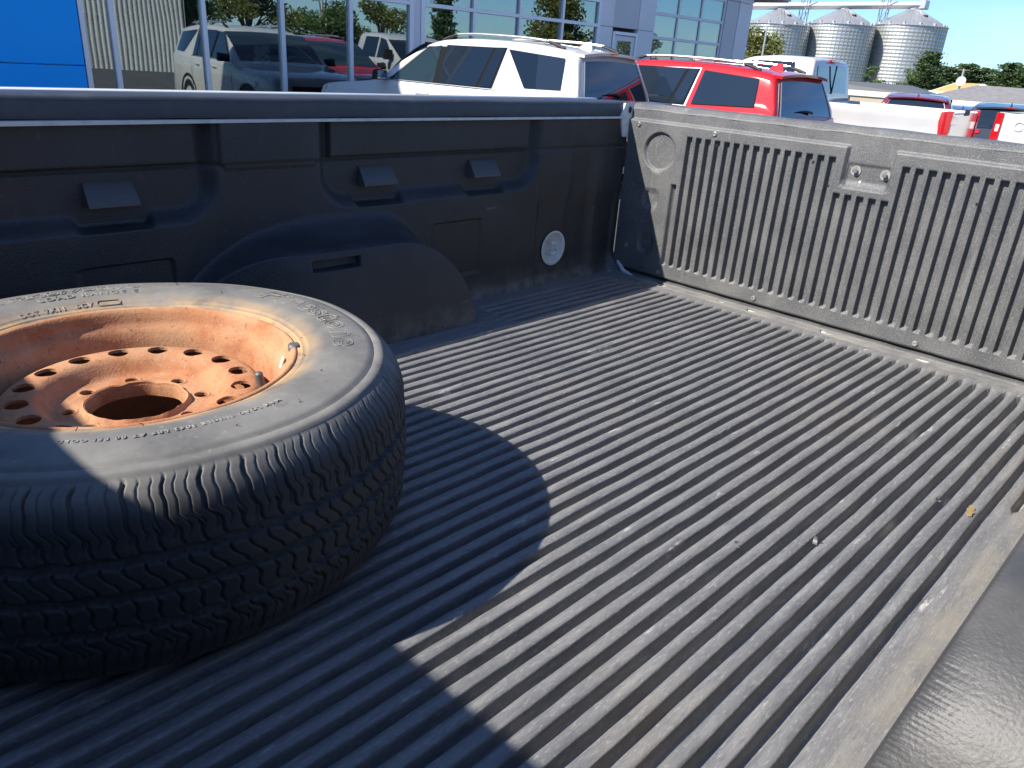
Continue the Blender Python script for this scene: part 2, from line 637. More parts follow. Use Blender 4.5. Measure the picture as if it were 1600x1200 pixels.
TIES = [(-1.540, .345), (-0.941, .346), (-0.594, .346)]


def wall_off(x, z, far=True):
    """how far the liner stands into the bed"""
    o = 0.004 * np.sin(z * 9) * 0
    tie = np.zeros_like(x)
    for tx, tz in TIES:
        tie = np.maximum(tie, ss(0.075, 0.058, np.abs(x - tx)))
    for cx, hx in ((-0.7495, 0.3625), (-1.845, 0.510)):
        s_ = -sdbox(x, z, cx, 0.28 + 0.20, hx, 0.20, 0.085)
        bw = 0.036 - 0.024 * tie * (z < 0.33)
        pk = ss(0.0, 1.0, s_ / bw)
        deep = 0.030 * pk
        up = ss(0.3935, 0.3985, z)
        inner = ss(0.036, 0.043, s_)
        deep = deep * (1 - up * inner) + (0.012 * up * inner)
        o = o - deep
    # seam under the upper band
    o = o - 0.006 * np.exp(-((z - 0.392) / 0.0035) ** 2)
    # proud pebbled block between the pockets
    o = o + 0.008 * ss(0.008, 0.0, sdbox(x, z, -1.222, 0.45, 0.108, 0.060, 0.01))
    # shallow recesses in the lower wall
    for cx in (-0.695, -1.532):
        o = o - 0.0055 * ss(0.0, 0.004, -sdbox(x, z, cx, 0.146, 0.088, 0.076, 0.012))
    o = o - 0.007 * ss(-0.387, -0.381, x) * ss(0.272, 0.20, z) * ss(-0.01, -0.03, x)
    # rounded pilasters towards the tailgate
    o = o + 0.012 * np.exp(-((x + 0.115 + 0.05 * z) / 0.024) ** 2) * ss(0.48, 0.30, z)
    o = o + 0.005 * np.exp(-((x + 0.265) / 0.020) ** 2) * ss(0.15, 0.22, z)
    o = o + 0.05 * ss(-0.03, 0.004, x) * ss(0.06, -0.01, z)
    # fillet to the floor
    o = o + 0.020 * ss(0.035, -0.014, z) ** 2 * ss(0.0, 0.16, np.maximum(np.abs(x - XW) - 0.36, 0))
    # wheelhouse
    m = np.maximum(np.abs(x - XW) - 0.13, 0) / 0.238
    n = np.maximum(z, 0) / 0.232
    rho = np.hypot(m, n)
    ang = np.arctan2(n, m)
    wd = 0.075 + 0.19 * ss(0.7, 1.35, ang) * ss(-1.40, -1.12, x)
    t = np.clip((rho - 0.945) / wd, 0, 1)
    S = 1 - (1 - (1 - t) ** 2.4) * (0.25 + 0.75 * ss(0.0, 0.22, t)) * ss(0.0, 0.06, t)
    if far:
        S = S * ss(-1.56, -1.16, x)
    S = S * (1 - 0.02 * ss(0.80, 0.97, rho))
    face = 0.163 - 0.170 * np.maximum(z, 0)
    # little pocket in the wheelhouse face near its top
    pk = ss(0.0, 0.006, -sdbox(x, z, -1.150, 0.196, 0.060, 0.013, 0.004)) * 0.02
    o = np.maximum(o, (face - pk) * S + o * (1 - S))
    return o


wx = np.concatenate([np.arange(X0, -1.55, 0.006), np.arange(-1.55, -0.70, 0.0028), np.arange(-0.70, 0.0045, 0.0046)])
wz = np.concatenate([[-0.016], np.arange(-0.006, 0.17, 0.0040), np.arange(0.17, 0.29, 0.0014), np.arange(0.29, 0.4785, 0.0040)])
WX, WZ = np.meshgrid(wx, wz, indexing='ij')
DRX, DRZ, DRR = -0.300, 0.100, 0.051
cxm = 0.5 * (WX[:-1, :-1] + WX[1:, 1:])
czm = 0.5 * (WZ[:-1, :-1] + WZ[1:, 1:])
hole = np.hypot((cxm - DRX), (czm - DRZ)) < DRR - 0.004
for nm, y0, sg in (('side_liner', YF, -1), ('side_liner', YN, 1)):
    OFF = wall_off(WX, WZ, sg < 0)
    v = np.stack([WX, y0 + sg * OFF, WZ + G], -1).reshape(-1, 3)
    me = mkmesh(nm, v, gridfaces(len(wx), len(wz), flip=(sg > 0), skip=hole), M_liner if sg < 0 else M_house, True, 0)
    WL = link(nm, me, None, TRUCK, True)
    # tie-down hoods standing out of the pockets
    for tx, tz in TIES:
        w = 0.043 if tx < -1.2 else 0.046
        pk = 0.030
        yb = y0 - sg * (pk + .002)
        yt = y0 - sg * (pk - 0.006)
        yo = y0 - sg * (pk - 0.030)
        hb = MB().hull([(tx - w, yb, G + tz + .026), (tx + w, yb, G + tz + .026), (tx - w, yt, G + tz + .022), (tx + w, yt, G + tz + .022),
                        (tx - w - .002, yo, G + tz - .012), (tx + w + .002, yo, G + tz - .012), (tx - w - .002, yo, G + tz - .017), (tx + w + .002, yo, G + tz - .017),
                        (tx - w, yb, G + tz - .020), (tx + w, yb, G + tz - .020)])
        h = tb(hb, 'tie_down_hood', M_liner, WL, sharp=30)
    # white dish with its tie-down ring
    dp = [(DRR + .002, 0.002), (DRR - .003, 0.0035), (DRR - .006, 0.001), (DRR - .010, -0.006), (0.030, -0.014), (0.012, -0.017), (0.0, -0.017)]
    Mx = Matrix.Translation((DRX, y0 + sg * (-0.004), DRZ + G)) @ Matrix.Rotation(R(90) * (1 if sg < 0 else -1), 4, 'X')
    dm = MB().lathe(dp, 40, Mx)
    DISH = tb(dm, 'tie_down_dish', M_bare, WL, sharp=60)
    loop = []
    for k in range(13):
        a = R(-100 + 200 * k / 12)
        loop.append(Mx @ Vector((0.004 + 0.017 * math.cos(a) - 0.010, 0.017 * math.sin(a), 0.004)))
    rm = MB().tube([loop[0] + Vector((0, (1 if sg < 0 else -1) * .018, 0))] + loop + [loop[-1] + Vector((0, (1 if sg < 0 else -1) * .018, 0))], 0.0048, 8)
    tb(rm, 'tie_down_ring', M_bare, WL)

# ---- bed rails
for y0, sg in ((YF, 1), (YN, -1)):
    xr = lin(-2.36, -0.015, 60)
    prof = [(0.000, 0.482), (0.0005, 0.510), (0.003, 0.517), (0.009, 0.5205), (0.050, 0.5225), (0.095, 0.5205), (0.112, 0.515), (0.118, 0.500), (0.118, 0.470)]
    rl = MB()
    rnd = random.Random(4)
    rows = []
    for x in xr:
        rows.append([(x, y0 + sg * (a + (0.0008 * math.sin(x * 23) if a < .01 else 0)), G + b + 0.0007 * math.sin(x * 17 + a * 40)) for a, b in prof])
    rl.add([p for r_ in rows for p in r_], gridfaces(len(rows), len(prof), flip=(sg > 0)))
    rl.add(rows[-1], [tuple(range(len(prof)))])
    tb(rl, 'rail_cap', M_cap, sharp=50)
    lp = MB()
    lp.add([p for x in lin(-2.36, -0.02, 40) for p in [(x, y0 - sg * .0105, G + 0.4745 - .004 * max(0, (-1.2 - x))), (x, y0 - sg * .0110, G + 0.4800), (x, y0 + sg * .03, G + .4805)]],
           gridfaces(40, 3, flip=(sg > 0)))
    tb(lp, 'rail_flange', M_bare)
    tb(MB().box(-2.36, -0.01, y0 + sg * .121, y0 + sg * .142, G + .44, G + .5229, .003), 'rail_outer_edge', M_paint)
    # stake pocket end and striker bracket at the tailgate corner
    bk = MB()
    bk.hull([(-0.028, y0 - sg * .006, G + .519), (0.002, y0 - sg * .012, G + .519), (-0.045, y0 - sg * .006, G + .484), (0.004, y0 - sg * .014, G + .480),
             (-0.024, y0 - sg * .006, G + .420), (-0.004, y0 - sg * .012, G + .420), (-0.028, y0 + sg * .01, G + .517), (0.002, y0 + sg * .01, G + .517),
             (-0.024, y0 + sg * .01, G + .420), (-0.004, y0 + sg * .01, G + .420), (-0.045, y0 + sg * .01, G + .482), (0.004, y0 + sg * .01, G + .480)])
    B_ = tb(bk, 'striker_bracket', M_bare)
    hm = MB().lathe([(0.0, 0.001), (0.006, 0.001), (0.0065, 0.0)], 14,
                    Matrix.Translation((-0.012, y0 - sg * .0125, G + .500)) @ Matrix.Rotation(R(90) * sg, 4, 'X') @ Matrix.Scale(1.6, 4, (0, 1, 0)))
    tb(hm, 'bracket_slot', M_dark, B_)
    # painted door jamb edge beside the tailgate
    jm = MB().tube([(0.006, y0 - sg * .012, G + .40), (0.004, y0 - sg * .014, G + .20), (0.003, y0 - sg * .015, G + .10), (0.000, y0 - sg * .018, G + .055),
                    (-0.008, y0 - sg * .035, G + .025), (-0.018, y0 - sg * .065, G + .006), (-0.025, y0 - sg * .11, G - .003)], [.003, .003, .0035, .0045, .006, .007, .004], 8)
    tb(jm, 'jamb_edge', M_bare)
    # outer bed side
    ob = MB()
    arch = lambda x: 0.43 ** 2 - (x + 1.25) ** 2
    xo = lin(-2.40, 0.05, 50)
    zz = [0.55, 0.75, 0.95, 1.10, 1.25, 1.38, 1.47]
    bul = [0.0, .02, .025, .05, .045, .03, 0.0]
    rows = []
    for x in xo:
        za = 0.42 + (math.sqrt(arch(x)) if arch(x) > 0 else 0) if arch(x) > 0 else 0
        rows.append([(x, y0 + sg * (0.118 + bl * 1.0), max(z, za)) for z, bl in zip(zz, bul)])
    ob.add([p for r_ in rows for p in r_], gridfaces(len(rows), len(zz), flip=(sg > 0)))
    tb(ob, 'bed_side', M_paint)
    # wheel under the bed
    wm = MB()
    MW = Matrix.Translation((-1.25, y0 + sg * .02, 0.40)) @ Matrix.Rotation(R(90), 4, 'X')
    wm.lathe([(0.21, -.13), (0.36, -.13), (0.395, -.10), (0.40, 0), (0.395, .10), (0.36, .13), (0.21, .13), (0.21, -.13)], 40, MW)
    W_ = tb(wm, 'wheel', M_black)
    rmm = MB().lathe([(0.0, .09), (0.07, .10), (0.12, .06), (0.19, .08), (0.215, .125), (0.215, -.125), (0.19, -.08), (.12, -.06), (.07, -.1), (0, -.09)], 32, MW)
    tb(rmm, 'rim', M_steel, W_)

# ---- tailgate: moulded liner with vertical ribs, latch plate and screws
TP = 0.0307
TY = lambda k: -1.0744 + TP * k
KS = list(range(-16, 22))
LY0, LY1 = -0.920, -1.047


def slot_top(k):
    if k == 21 or k == -17: return 0.297
    if 1 <= k <= 5: return 0.352
    return 0.438


def tg_h(y, z):
    h = 0.010 * ss(0.4785, 0.4725, z) * ss(0.0105, 0.016, z)
    nt = ss(0.0, 0.010, -sdbox(y, z, 0.5 * (LY0 + LY1), 0.373 + 0.2, abs(LY1 - LY0) / 2, 0.2, 0.006))
    nt = nt * ss(0.371, 0.395, z)
    h = h * (1 - nt)
    h = h - 0.004 * ss(0.0, 0.006, -sdbox(y, z, -0.9835, 0.405, 0.055, 0.032, 0.004))
    for k in KS:
        h = h - 0.0145 * (1 - ss(0.0062, 0.0098, np.maximum(np.abs(y - TY(k)), 0.0098 - 0.0125 + np.maximum(z - slot_top(k), 0.062 - z) + 0.0062)))
    for cy in (0, 1):
        f = (lambda c: c) if cy == 0 else (lambda c: 2 * -1.0 - c)
        for (yc, zc, r_) in ((-0.361, .391, .056), (-0.352, .249, .031), (-0.353, .107, .031)):
            h = h - 0.009 * (1 - ss(r_ - 0.004, r_, np.hypot(y - f(yc), z - zc)))
    return h


tz_ = np.concatenate([np.arange(0.010, 0.09, 0.0035), np.arange(0.09, 0.28, 0.012), np.arange(0.28, 0.306, 0.003), np.arange(0.306, 0.34, 0.008),
                      np.arange(0.34, 0.485, 0.003), [0.490, 0.498, 0.505]])


def tg_mesh(ys, name):
    Y, Z = np.meshgrid(ys, tz_, indexing='ij')
    H = tg_h(Y, Z)
    X = -H + 0.0006 * np.sin(Y * 40 + Z * 13)
    v = np.stack([X, Y, Z + G], -1).reshape(-1, 3)
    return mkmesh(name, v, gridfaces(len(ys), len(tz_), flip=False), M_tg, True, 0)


# base panel parts left and right of the ribs
tl = MB()
prof = [(0.0, .505), (0.0005, .5075), (0.003, .5095), (0.012, .5195), (0.016, .5215), (0.060, .523), (0.075, .518), (0.080, .49), (0.080, -0.35), (0.03, -0.36), (0.018, -0.05), (0.015, 0.0), (0.006, 0.010)]
ty = lin(-0.238, -1.768, 120)
rows = []
for y in ty:
    rows.append([(a + 0.0009 * math.sin(y * 47 + b * 90) + 0.0006 * math.sin(y * 131), y, G + b + (0.0008 * math.sin(y * 33 + a * 60) if b > .5 else 0)) for a, b in prof])
tl.add([p for r_ in rows for p in r_], gridfaces(len(rows), len(prof), flip=True))
tl.add(rows[0], [tuple(range(len(prof)))])
tl.add(rows[-1], [tuple(range(len(prof)))[::-1]])
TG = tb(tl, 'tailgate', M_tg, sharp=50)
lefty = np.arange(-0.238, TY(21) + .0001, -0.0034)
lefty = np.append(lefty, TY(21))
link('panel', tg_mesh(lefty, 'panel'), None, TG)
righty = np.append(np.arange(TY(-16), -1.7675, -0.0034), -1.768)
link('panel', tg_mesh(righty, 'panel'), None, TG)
sub = np.array([0, .003, .0055, .0066, .0076, .0086, .0096, .0106, .0125])
for k in range(-16, 21):
    a, b = TY(k + 1), TY(k)
    ys_ = np.concatenate([a - sub, [0.5 * (a + b)], (b + sub)[::-1]])
    link('rib', tg_mesh(ys_, 'rib'), None, TG)


def screw(y, z, r_=0.0075, x=-0.010, kind='screw'):
    Mx = Matrix.Translation((x, y, z + G)) @ Matrix.Rotation(R(-90), 4, 'Y')
    if kind == 'screw':
        mb = MB().lathe([(0, .0018), (.0018, .0016), (.002, .003), (r_ * .55, .0038), (r_ * .9, .0028), (r_, 0.0004), (r_, -.001)], 18, Mx)
        tb(mb, 'screw', M_steel, TG, sharp=50)
    else:
        mb = MB().lathe([(0.0, .0025), (.009, .0025), (.0105, .0035), (.0125, .0030), (.0130, 0), (.0130, -.001)], 24, Mx)
        o = tb(mb, 'bolt', M_washer, TG, sharp=50)
        hx = MB().lathe([(0, .012), (.0055, .012), (.0065, .011), (.0065, .002)], 6, Mx)
        tb(hx, 'bolt_head', M_steel, TG, smooth=False)


for y, z in ((-.275, .462), (-.54, .4615), (-.752, .030), (-1.203, .028), (-.282, .088), (-.416, .028), (-1.46, .4615), (-1.725, .462), (-1.63, .03)):
    screw(y, z)
screw(-.952, .4175, kind='bolt', x=0.0045)
screw(-1.026, .4165, kind='bolt', x=0.0045)
Mh = Matrix.Translation((0.0035, -.968, G + .392)) @ Matrix.Rotation(R(-90), 4, 'Y')
tb(MB().lathe([(0, .002), (.003, .0018), (.0036, 0)], 12, Mh), 'rivet', M_paint, TG)
for y, z in ((-1.247, .385), (-.895, .372), (-.842, .425), (-.552, .432)):
    Mh = Matrix.Translation((-0.0103, y, G + z)) @ Matrix.Rotation(R(-90), 4, 'Y')
    tb(MB().lathe([(0, .0006), (.0035, .0006), (.0037, 0)], 12, Mh), 'drill_hole', M_dark, TG)
tb(MB().box(0.028, 0.075, YN + .02, YF - .02, .62, 1.5, .01), 'tailgate_skin', M_paint, TG)

# ---- front wall of the bed
tb(MB().box(-2.37, X0 + .004, YN, YF, G - .02, G + .52, .008), 'bed_front_wall', M_liner)

# ---- cab (throws the shadow over the front of the bed)
def interp(pts):
    xs_ = np.array([p[0] for p in pts], float)
    ys_ = np.array([p[1] for p in pts], float)
    # monotone cubic
    h = np.diff(xs_); d = np.diff(ys_) / h
    m = np.zeros(len(xs_))
    m[0], m[-1] = d[0], d[-1]
    for i in range(1, len(xs_) - 1):
        m[i] = 0 if d[i - 1] * d[i] <= 0 else 2 * d[i - 1] * d[i] / (d[i - 1] + d[i])

    def f(x):
        x = min(max(x, xs_[0]), xs_[-1])
        i = int(min(max(np.searchsorted(xs_, x) - 1, 0), len(h) - 1))
        t = (x - xs_[i]) / h[i]
        return float((2 * t ** 3 - 3 * t ** 2 + 1) * ys_[i] + (t ** 3 - 2 * t ** 2 + t) * h[i] * m[i] + (-2 * t ** 3 + 3 * t ** 2) * ys_[i + 1] + (t ** 3 - t ** 2) * h[i] * m[i + 1])
    return f


class Shell:
    """car body: X runs back from the nose, sections across"""
    def __init__(s, prof, wid, belt, tumble, zbot, rr=0.10, crown=0.03):
        s.p = interp(prof); s.w = interp(wid); s.b = interp(belt)
        s.t = tumble; s.zb = zbot; s.rr = rr; s.cr = crown

    def zs(s, x):
        return min(s.b(x), s.p(x) - .07)

    def side(s, x, z):
        w = s.w(x); zs = s.zs(x)
        if z >= zs: return w * .965 - s.t * (z - zs)
        t = (zs - z) / max(.01, zs - s.zb - .3)
        return w * (.965 + .035 * min(1, t * 3))

    def ring(s, x):
        zt = s.p(x); w = s.w(x); zs = s.zs(x); zb = s.zb
        rr = min(s.rr, (zt - zs) * .5)
        z1 = zt - rr - s.cr * .6
        y1 = w * .965 - s.t * (z1 - zs)
        h = [(0, zb), (w * .86, zb), (w * .97, zb + .08), (w, zb + .22), (w, (zb + .22 + zs) * .5), (w * .995, zs - .07 * min(1, (zt - zb))), (w * .982, zs - .02), (w * .965, zs)]
        for q in (.33, .66, 1.0):
            z = zs + (z1 - zs) * q
            h.append((w * .965 - s.t * (z - zs), z))
        h += [(y1 - .25 * rr, z1 + .55 * rr), (y1 - .65 * rr, z1 + .88 * rr), (y1 - 1.1 * rr, zt - s.cr * .62), (y1 * .5, zt - s.cr * .2), (0, zt)]
        full = [(x, y, z) for y, z in h] + [(x, -y, z) for y, z in h[-2:0:-1]]
        return full

    def roofz(s, x, y):
        zt = s.p(x); w = s.w(x); zs = s.zs(x)
        rr = min(s.rr, (zt - zs) * .5)
        y1 = w * .965 - s.t * (zt - rr - s.cr * .6 - zs) - 1.1 * rr
        return zt - s.cr * .62 * min(1, (abs(y) / max(.1, y1))) ** 1.6

    def body(s, xs_):
        return MB().loft([s.ring(x) for x in xs_], True, flip=True)

    def pane(s, bf, br, tr, tf, sgn, off=.006, nu=8, nv=6, grow=0.0):
        """window patch lying on the body side; corners (x, z)"""
        cx = sum(p[0] for p in (bf, br, tr, tf)) / 4; cz = sum(p[1] for p in (bf, br, tr, tf)) / 4
        def g(p):
            dx, dz = p[0] - cx, p[1] - cz
            l = math.hypot(dx, dz)
            return (p[0] + dx / l * grow * 1.35, p[1] + dz / l * grow * 1.35)
        bf, br, tr, tf = map(g, (bf, br, tr, tf))
        def fn(u, v):
            x = (bf[0] * (1 - u) + br[0] * u) * (1 - v) + (tf[0] * (1 - u) + tr[0] * u) * v
            z = (bf[1] * (1 - u) + br[1] * u) * (1 - v) + (tf[1] * (1 - u) + tr[1] * u) * v
            return (x, sgn * (s.side(x, z) + off), z)
        return MB().grid(fn, lin(0, 1, nu), lin(0, 1, nv), flip=(sgn > 0))

    def top(s, x0, x1, y0, y1, off=.008, k0=1.0, nu=10, nv=14):
        """patch lying on roof, rear or front slope; narrows by k0 at x0"""
        def fn(u, v):
            x = x0 + (x1 - x0) * u
            k = k0 + (1 - k0) * u
            y = (y0 + (y1 - y0) * v) * k
            e = 0.01
            nx = -(s.p(x + e) - s.p(x - e)) / (2 * e)
            nl = math.hypot(nx, 1)
            return (x + off * nx / nl, y, s.roofz(x, y) + off / nl)
        return MB().grid(fn, lin(0, 1, nu), lin(0, 1, nv), flip=False)


def wheel(mb_parent, x, y, sgn, r=.37, tmat=None, rmat=None):
    MW = Matrix.Translation((x, y - sgn * .10, r)) @ Matrix.Rotation(R(90) * -sgn, 4, 'X')
    t = MB().lathe([(r * .62, -.10), (r * .93, -.11), (r, -.08), (r, .08), (r * .93, .11), (r * .62, .10)], 36, MW)
    T = t.build('wheel', M_black, mb_parent)
    rm = MB().lathe([(r * .63, -.1), (r * .63, .1), (r * .60, .105), (r * .55, .07), (0, .05)], 36, MW)
    for k in range(5):
        a = 2 * PI * k / 5
        c, s_ = math.cos(a), math.sin(a)
        Ms = MW @ Matrix.Rotation(a, 4, 'Z')
        rm.box(.03, r * .6, -.028, .028, .06, .095, .008, Ms)
    rm.build('rim', M_rim, T)
    return T


M_rim = mat('alloy_rim', (0.50, 0.50, 0.51), 0.3, metal=0.9)
M_trim = mat('bright_trim', (0.72, 0.73, 0.74), 0.22, metal=0.85)
M_pillar = mat('satin_black_pillar', (0.014, 0.015, 0.017), 0.85, spec=0.04)
M_blacktrim = mat('black_trim', (0.018, 0.018, 0.02), 0.6, spec=0.3)


def glass_mat(name, col, rough=0.015, spec=0.6):
    m = bpy.data.materials.new(name)
    m.use_nodes = True
    b = m.node_tree.nodes['Principled BSDF']
    b.inputs['Base Color'].default_value = (*col, 1)
    b.inputs['Roughness'].default_value = rough
    b.inputs['Specular IOR Level'].default_value = spec
    b.inputs['Coat Weight'].default_value = 0.6
    b.inputs['Coat Roughness'].default_value = rough
    return m


M_cglass = glass_mat('tinted_car_glass', (0.012, 0.018, 0.026))
M_cglass2 = glass_mat('clear_car_glass', (0.018, 0.034, 0.044))


def paint(name, col, flake=None, rough=0.6):
    return mat(name, col, rough, coat=1.0, col2=tuple(c * .93 for c in col), nscale=3, spec=0.15)


M_pearl = paint('pearl_white_paint', (0.60, 0.575, 0.53))
M_white = paint('plain_white_paint', (0.52, 0.52, 0.52))
M_red = paint('red_paint', (0.42, 0.006, 0.012))
M_redl = mat('red_lens', (0.45, 0.008, 0.012), 0.12, coat=1.0)
M_clearl = mat('clear_lens', (0.75, 0.74, 0.72), 0.15, coat=1.0)
M_maroon = paint('maroon_paint', (0.14, 0.012, 0.022))
M_navy = paint('dark_blue_paint', (0.02, 0.035, 0.075))
M_slate = paint('slate_grey_paint', (0.03, 0.038, 0.05))
M_lav = paint('pale_silver_paint', (0.34, 0.34, 0.38))
M_chrome = mat('chrome', (0.8, 0.8, 0.8), 0.06, metal=1.0)

# cab of the foreground truck: X = world x + 6.17
cs = Shell([(0, .95), (.08, 1.18), (.5, 1.26), (1.35, 1.32), (1.6, 1.36), (2.35, 1.80), (2.6, 1.848), (3.2, 1.862), (3.62, 1.858), (3.70, 1.852), (3.735, 1.84)],
           [(0, .82), (.25, .92), (1.2, .98), (3.7, .985), (3.8, .98)], [(0, 1.22), (1.5, 1.33), (3.8, 1.36)], .26, .45, rr=.06, crown=.012)
cb = MB().loft([[(x - 6.17, YC + y, z) for x, y, z in cs.ring(X)] for X in
                [0, .03, .08, .2, .5, .9, 1.35, 1.5, 1.6, 1.75, 1.9, 2.05, 2.2, 2.35, 2.48, 2.6, 2.9, 3.2, 3.5, 3.62, 3.70, 3.735]], True, flip=True)
CAB = tb(cb, 'cab', M_paint)
for sg in (1, -1):
    for cor in (((1.95, 1.37), (2.72, 1.38), (2.70, 1.74), (2.38, 1.72)), ((2.82, 1.38), (3.55, 1.40), (3.48, 1.74), (2.80, 1.74))):
        g = cs.pane(*cor, sg)
        g.v = [(x - 6.17, YC + y, z) for x, y, z in g.v]
        tb(g, 'side_window', M_cglass, CAB)
g = MB().box(3.736 - 6.17, 3.744 - 6.17, YC - .62, YC + .62, 1.42, 1.76)
tb(g, 'rear_window', M_cglass, CAB)
g = cs.top(1.72, 2.30, -.62, .62)
g.v = [(x - 6.17, YC + y, z) for x, y, z in g.v]
tb(g, 'windscreen', M_cglass, CAB)
for sg in (1, -1):
    MW = Matrix.Translation((-5.1, YC + sg * .83, 0.40)) @ Matrix.Rotation(R(90), 4, 'X')
    wm = MB().lathe([(0.21, -.13), (0.36, -.13), (0.395, -.10), (0.40, 0), (0.395, .10), (0.36, .13), (0.21, .13), (0.21, -.13)], 40, MW)
    W_ = tb(wm, 'wheel', M_black)
    tb(MB().lathe([(0.0, .09), (0.07, .10), (0.12, .06), (0.19, .08), (0.215, .125), (0.215, -.125), (0, -.125)], 32, MW), 'rim', M_steel, W_)

# ================================================================== SPARE WHEEL
TC = Vector((-1.722, -0.742, G))
SPW = thing('spare_wheel', 'worn truck tyre on a rusty orange steel rim lying flat in the truck bed', 'spare wheel', TC)
NT = 1680
prof = []
def arc(r0, z0, r1, z1, n, bulge=0):
    for i in range(n):
        t = i / n
        prof.append((r0 + (r1 - r0) * t, z0 + (z1 - z0) * t))
prof = [(.2035, .226), (.2050, .233), (.2085, .2395), (.2095, .2410), (.2125, .2405), (.2140, .2412), (.2148, .2426), (.2162, .2430), (.2172, .2424), (.2225, .2452), (.2235, .2462), (.2248, .2462), (.233, .2500), (.246, .2535), (.260, .2550), (.274, .2550),
        (.288, .2538), (.300, .2522), (.3075, .2508), (.3095, .2478), (.3115, .2478), (.3130, .2498), (.320, .2482), (.3235, .2470), (.3250, .2440), (.3285, .2415), (.3315, .2390),
        (.3355, .2345), (.3400, .2285), (.3440, .2220), (.3472, .2150), (.3498, .2070), (.3516, .1990)]
zt = list(np.linspace(.194, .061, 76))
prof += [(.3552 - .0042 * abs((z - .1275) / .0665) ** 2.2, z) for z in zt]
prof += [(.3516, .056), (.3498, .048), (.3472, .040), (.3440, .033), (.3400, .0265), (.3355, .0205), (.325, .011), (.313, .005), (.30, .002), (.27, .0), (.24, .004), (.215, .012), (.2035, .028)]
prof = np.array(prof)
th = np.arange(NT) / NT * 2 * PI
TH, PR = np.meshgrid(th, prof[:, 0], indexing='ij')
_, PZ = np.meshgrid(th, prof[:, 1], indexing='ij')
NPIT = 56
tri = lambda u: np.abs((u % 1) - .5) * 4 - 1
dep = np.zeros_like(PR)
# circumferential grooves with zig-zag walls
for zc, wdt, dp_, ph in ((.088, .0052, .0105, 0), (.1275, .0052, .0105, .5), (.167, .0052, .0105, .2)):
    zz_ = zc + .0017 * tri(TH * NPIT / (2 * PI) + ph)
    dep = np.maximum(dep, dp_ * (1 - ss(wdt * .75, wdt * 1.15, np.abs(PZ - zz_))))
# sipes on the inner ribs
u = TH * NPIT / (2 * PI) * 2 + (PZ - .13) * 22
mid = (PZ > .06) & (PZ < .196) & (PR > .34)
dep = np.maximum(dep, np.where(mid, .0040 * (1 - ss(.04, .10, np.abs((u % 1) - .5))), 0))
# shoulder slots and sipes
sh = ss(.3290, .3335, PR) * (ss(.180, .188, PZ) + ss(.076, .068, PZ))
fr = (TH * NPIT / (2 * PI)) % 1
dep = np.maximum(dep, sh * .0055 * (1 - ss(.022, .052, np.abs(fr - .5))))
for c in (.17, .83):
    dep = np.maximum(dep, sh * .0022 * (1 - ss(.010, .036, np.abs(fr - c))))
# sun-cracked, slightly uneven casing
PR2 = PR - dep * np.where(PZ > .24, .6, 1)
PZ2 = PZ - dep * ss(.19, .24, PZ) * .9 + .0007 * np.sin(TH * 3 + 1) + .0004 * np.sin(TH * 11)
TG_ = TH - (.085 * np.sin((PZ - .205) * 95) + .05 * np.sin((PZ - .2) * 240) + .10 * np.sin(TH * 17) * (PZ > .2)) * 2 * PI / NPIT * ss(.322, .334, PR)
v = np.stack([PR2 * np.cos(TG_), PR2 * np.sin(TG_), PZ2], -1).reshape(-1, 3)
TYRE = link('tyre', mkmesh('tyre', v, gridfaces(NT, len(prof), wrap_u=True), M_tyre, True, 0), None, SPW)


def sidewall_z(r_):
    return float(np.interp(r_, prof[:35, 0], prof[:35, 1]))


def arc_text(txt, size, r0, a_mid, name, outline=False, lift=.0003, ext=.0006, spacing=1.0, stretch=1.0):
    cu = bpy.data.curves.new('lettering', 'FONT')
    cu.body = txt
    cu.size = size
    cu.align_x = 'CENTER'
    cu.space_character = spacing
    cu.resolution_u = 3
    if outline:
        cu.fill_mode = 'NONE'
        cu.bevel_depth = .0007
        cu.bevel_resolution = 1
        cu.offset = .0012
    else:
        cu.extrude = ext
        cu.bevel_depth = .0003
        cu.bevel_resolution = 0
    o = bpy.data.objects.new('lettering', cu)
    COL.objects.link(o)
    bpy.context.view_layer.update()
    me = bpy.data.meshes.new_from_object(o.evaluated_get(bpy.context.evaluated_depsgraph_get()))
    bpy.data.objects.remove(o)
    n = len(me.vertices)
    co = np.zeros(n * 3)
    me.vertices.foreach_get('co', co)
    co = co.reshape(-1, 3)
    rr = r0 + co[:, 1] * stretch
    a = R(a_mid) - co[:, 0] / r0
    zb = np.interp(rr, prof[:29, 0], prof[:29, 1])
    out = np.stack([rr * np.cos(a), rr * np.sin(a), zb + co[:, 2] + lift + .0007 * np.sin(a * 3 + 1)], -1)
    me.vertices.foreach_set('co', out.reshape(-1))
    me.materials.clear()
    me.materials.append(M_tyre_letters)
    me.update()
    return link(name, me, None, TYRE)


arc_text('Firestone', .062, .258, -5, 'lettering', outline=True, spacing=1.12, stretch=.86)
arc_text('Firestone', .062, .258, 172, 'lettering', outline=True, spacing=1.12, stretch=.86)
arc_text('LT245/75R16', .036, .272, 88, 'lettering', outline=True, spacing=1.05, stretch=.8)
arc_text('LOAD RANGE E', .016, .2485, 82, 'lettering', spacing=1.25)
arc_text('DOT', .0115, .2215, 104, 'lettering', spacing=1.2)
arc_text('7X11', .0115, .2215, 95, 'lettering', spacing=1.2)
arc_text('6CV', .0115, .2215, 85, 'lettering', spacing=1.2)
arc_text('MAX LOAD SINGLE 3042 LBS AT 80 PSI COLD', .0085, .262, -100, 'lettering', spacing=1.35)
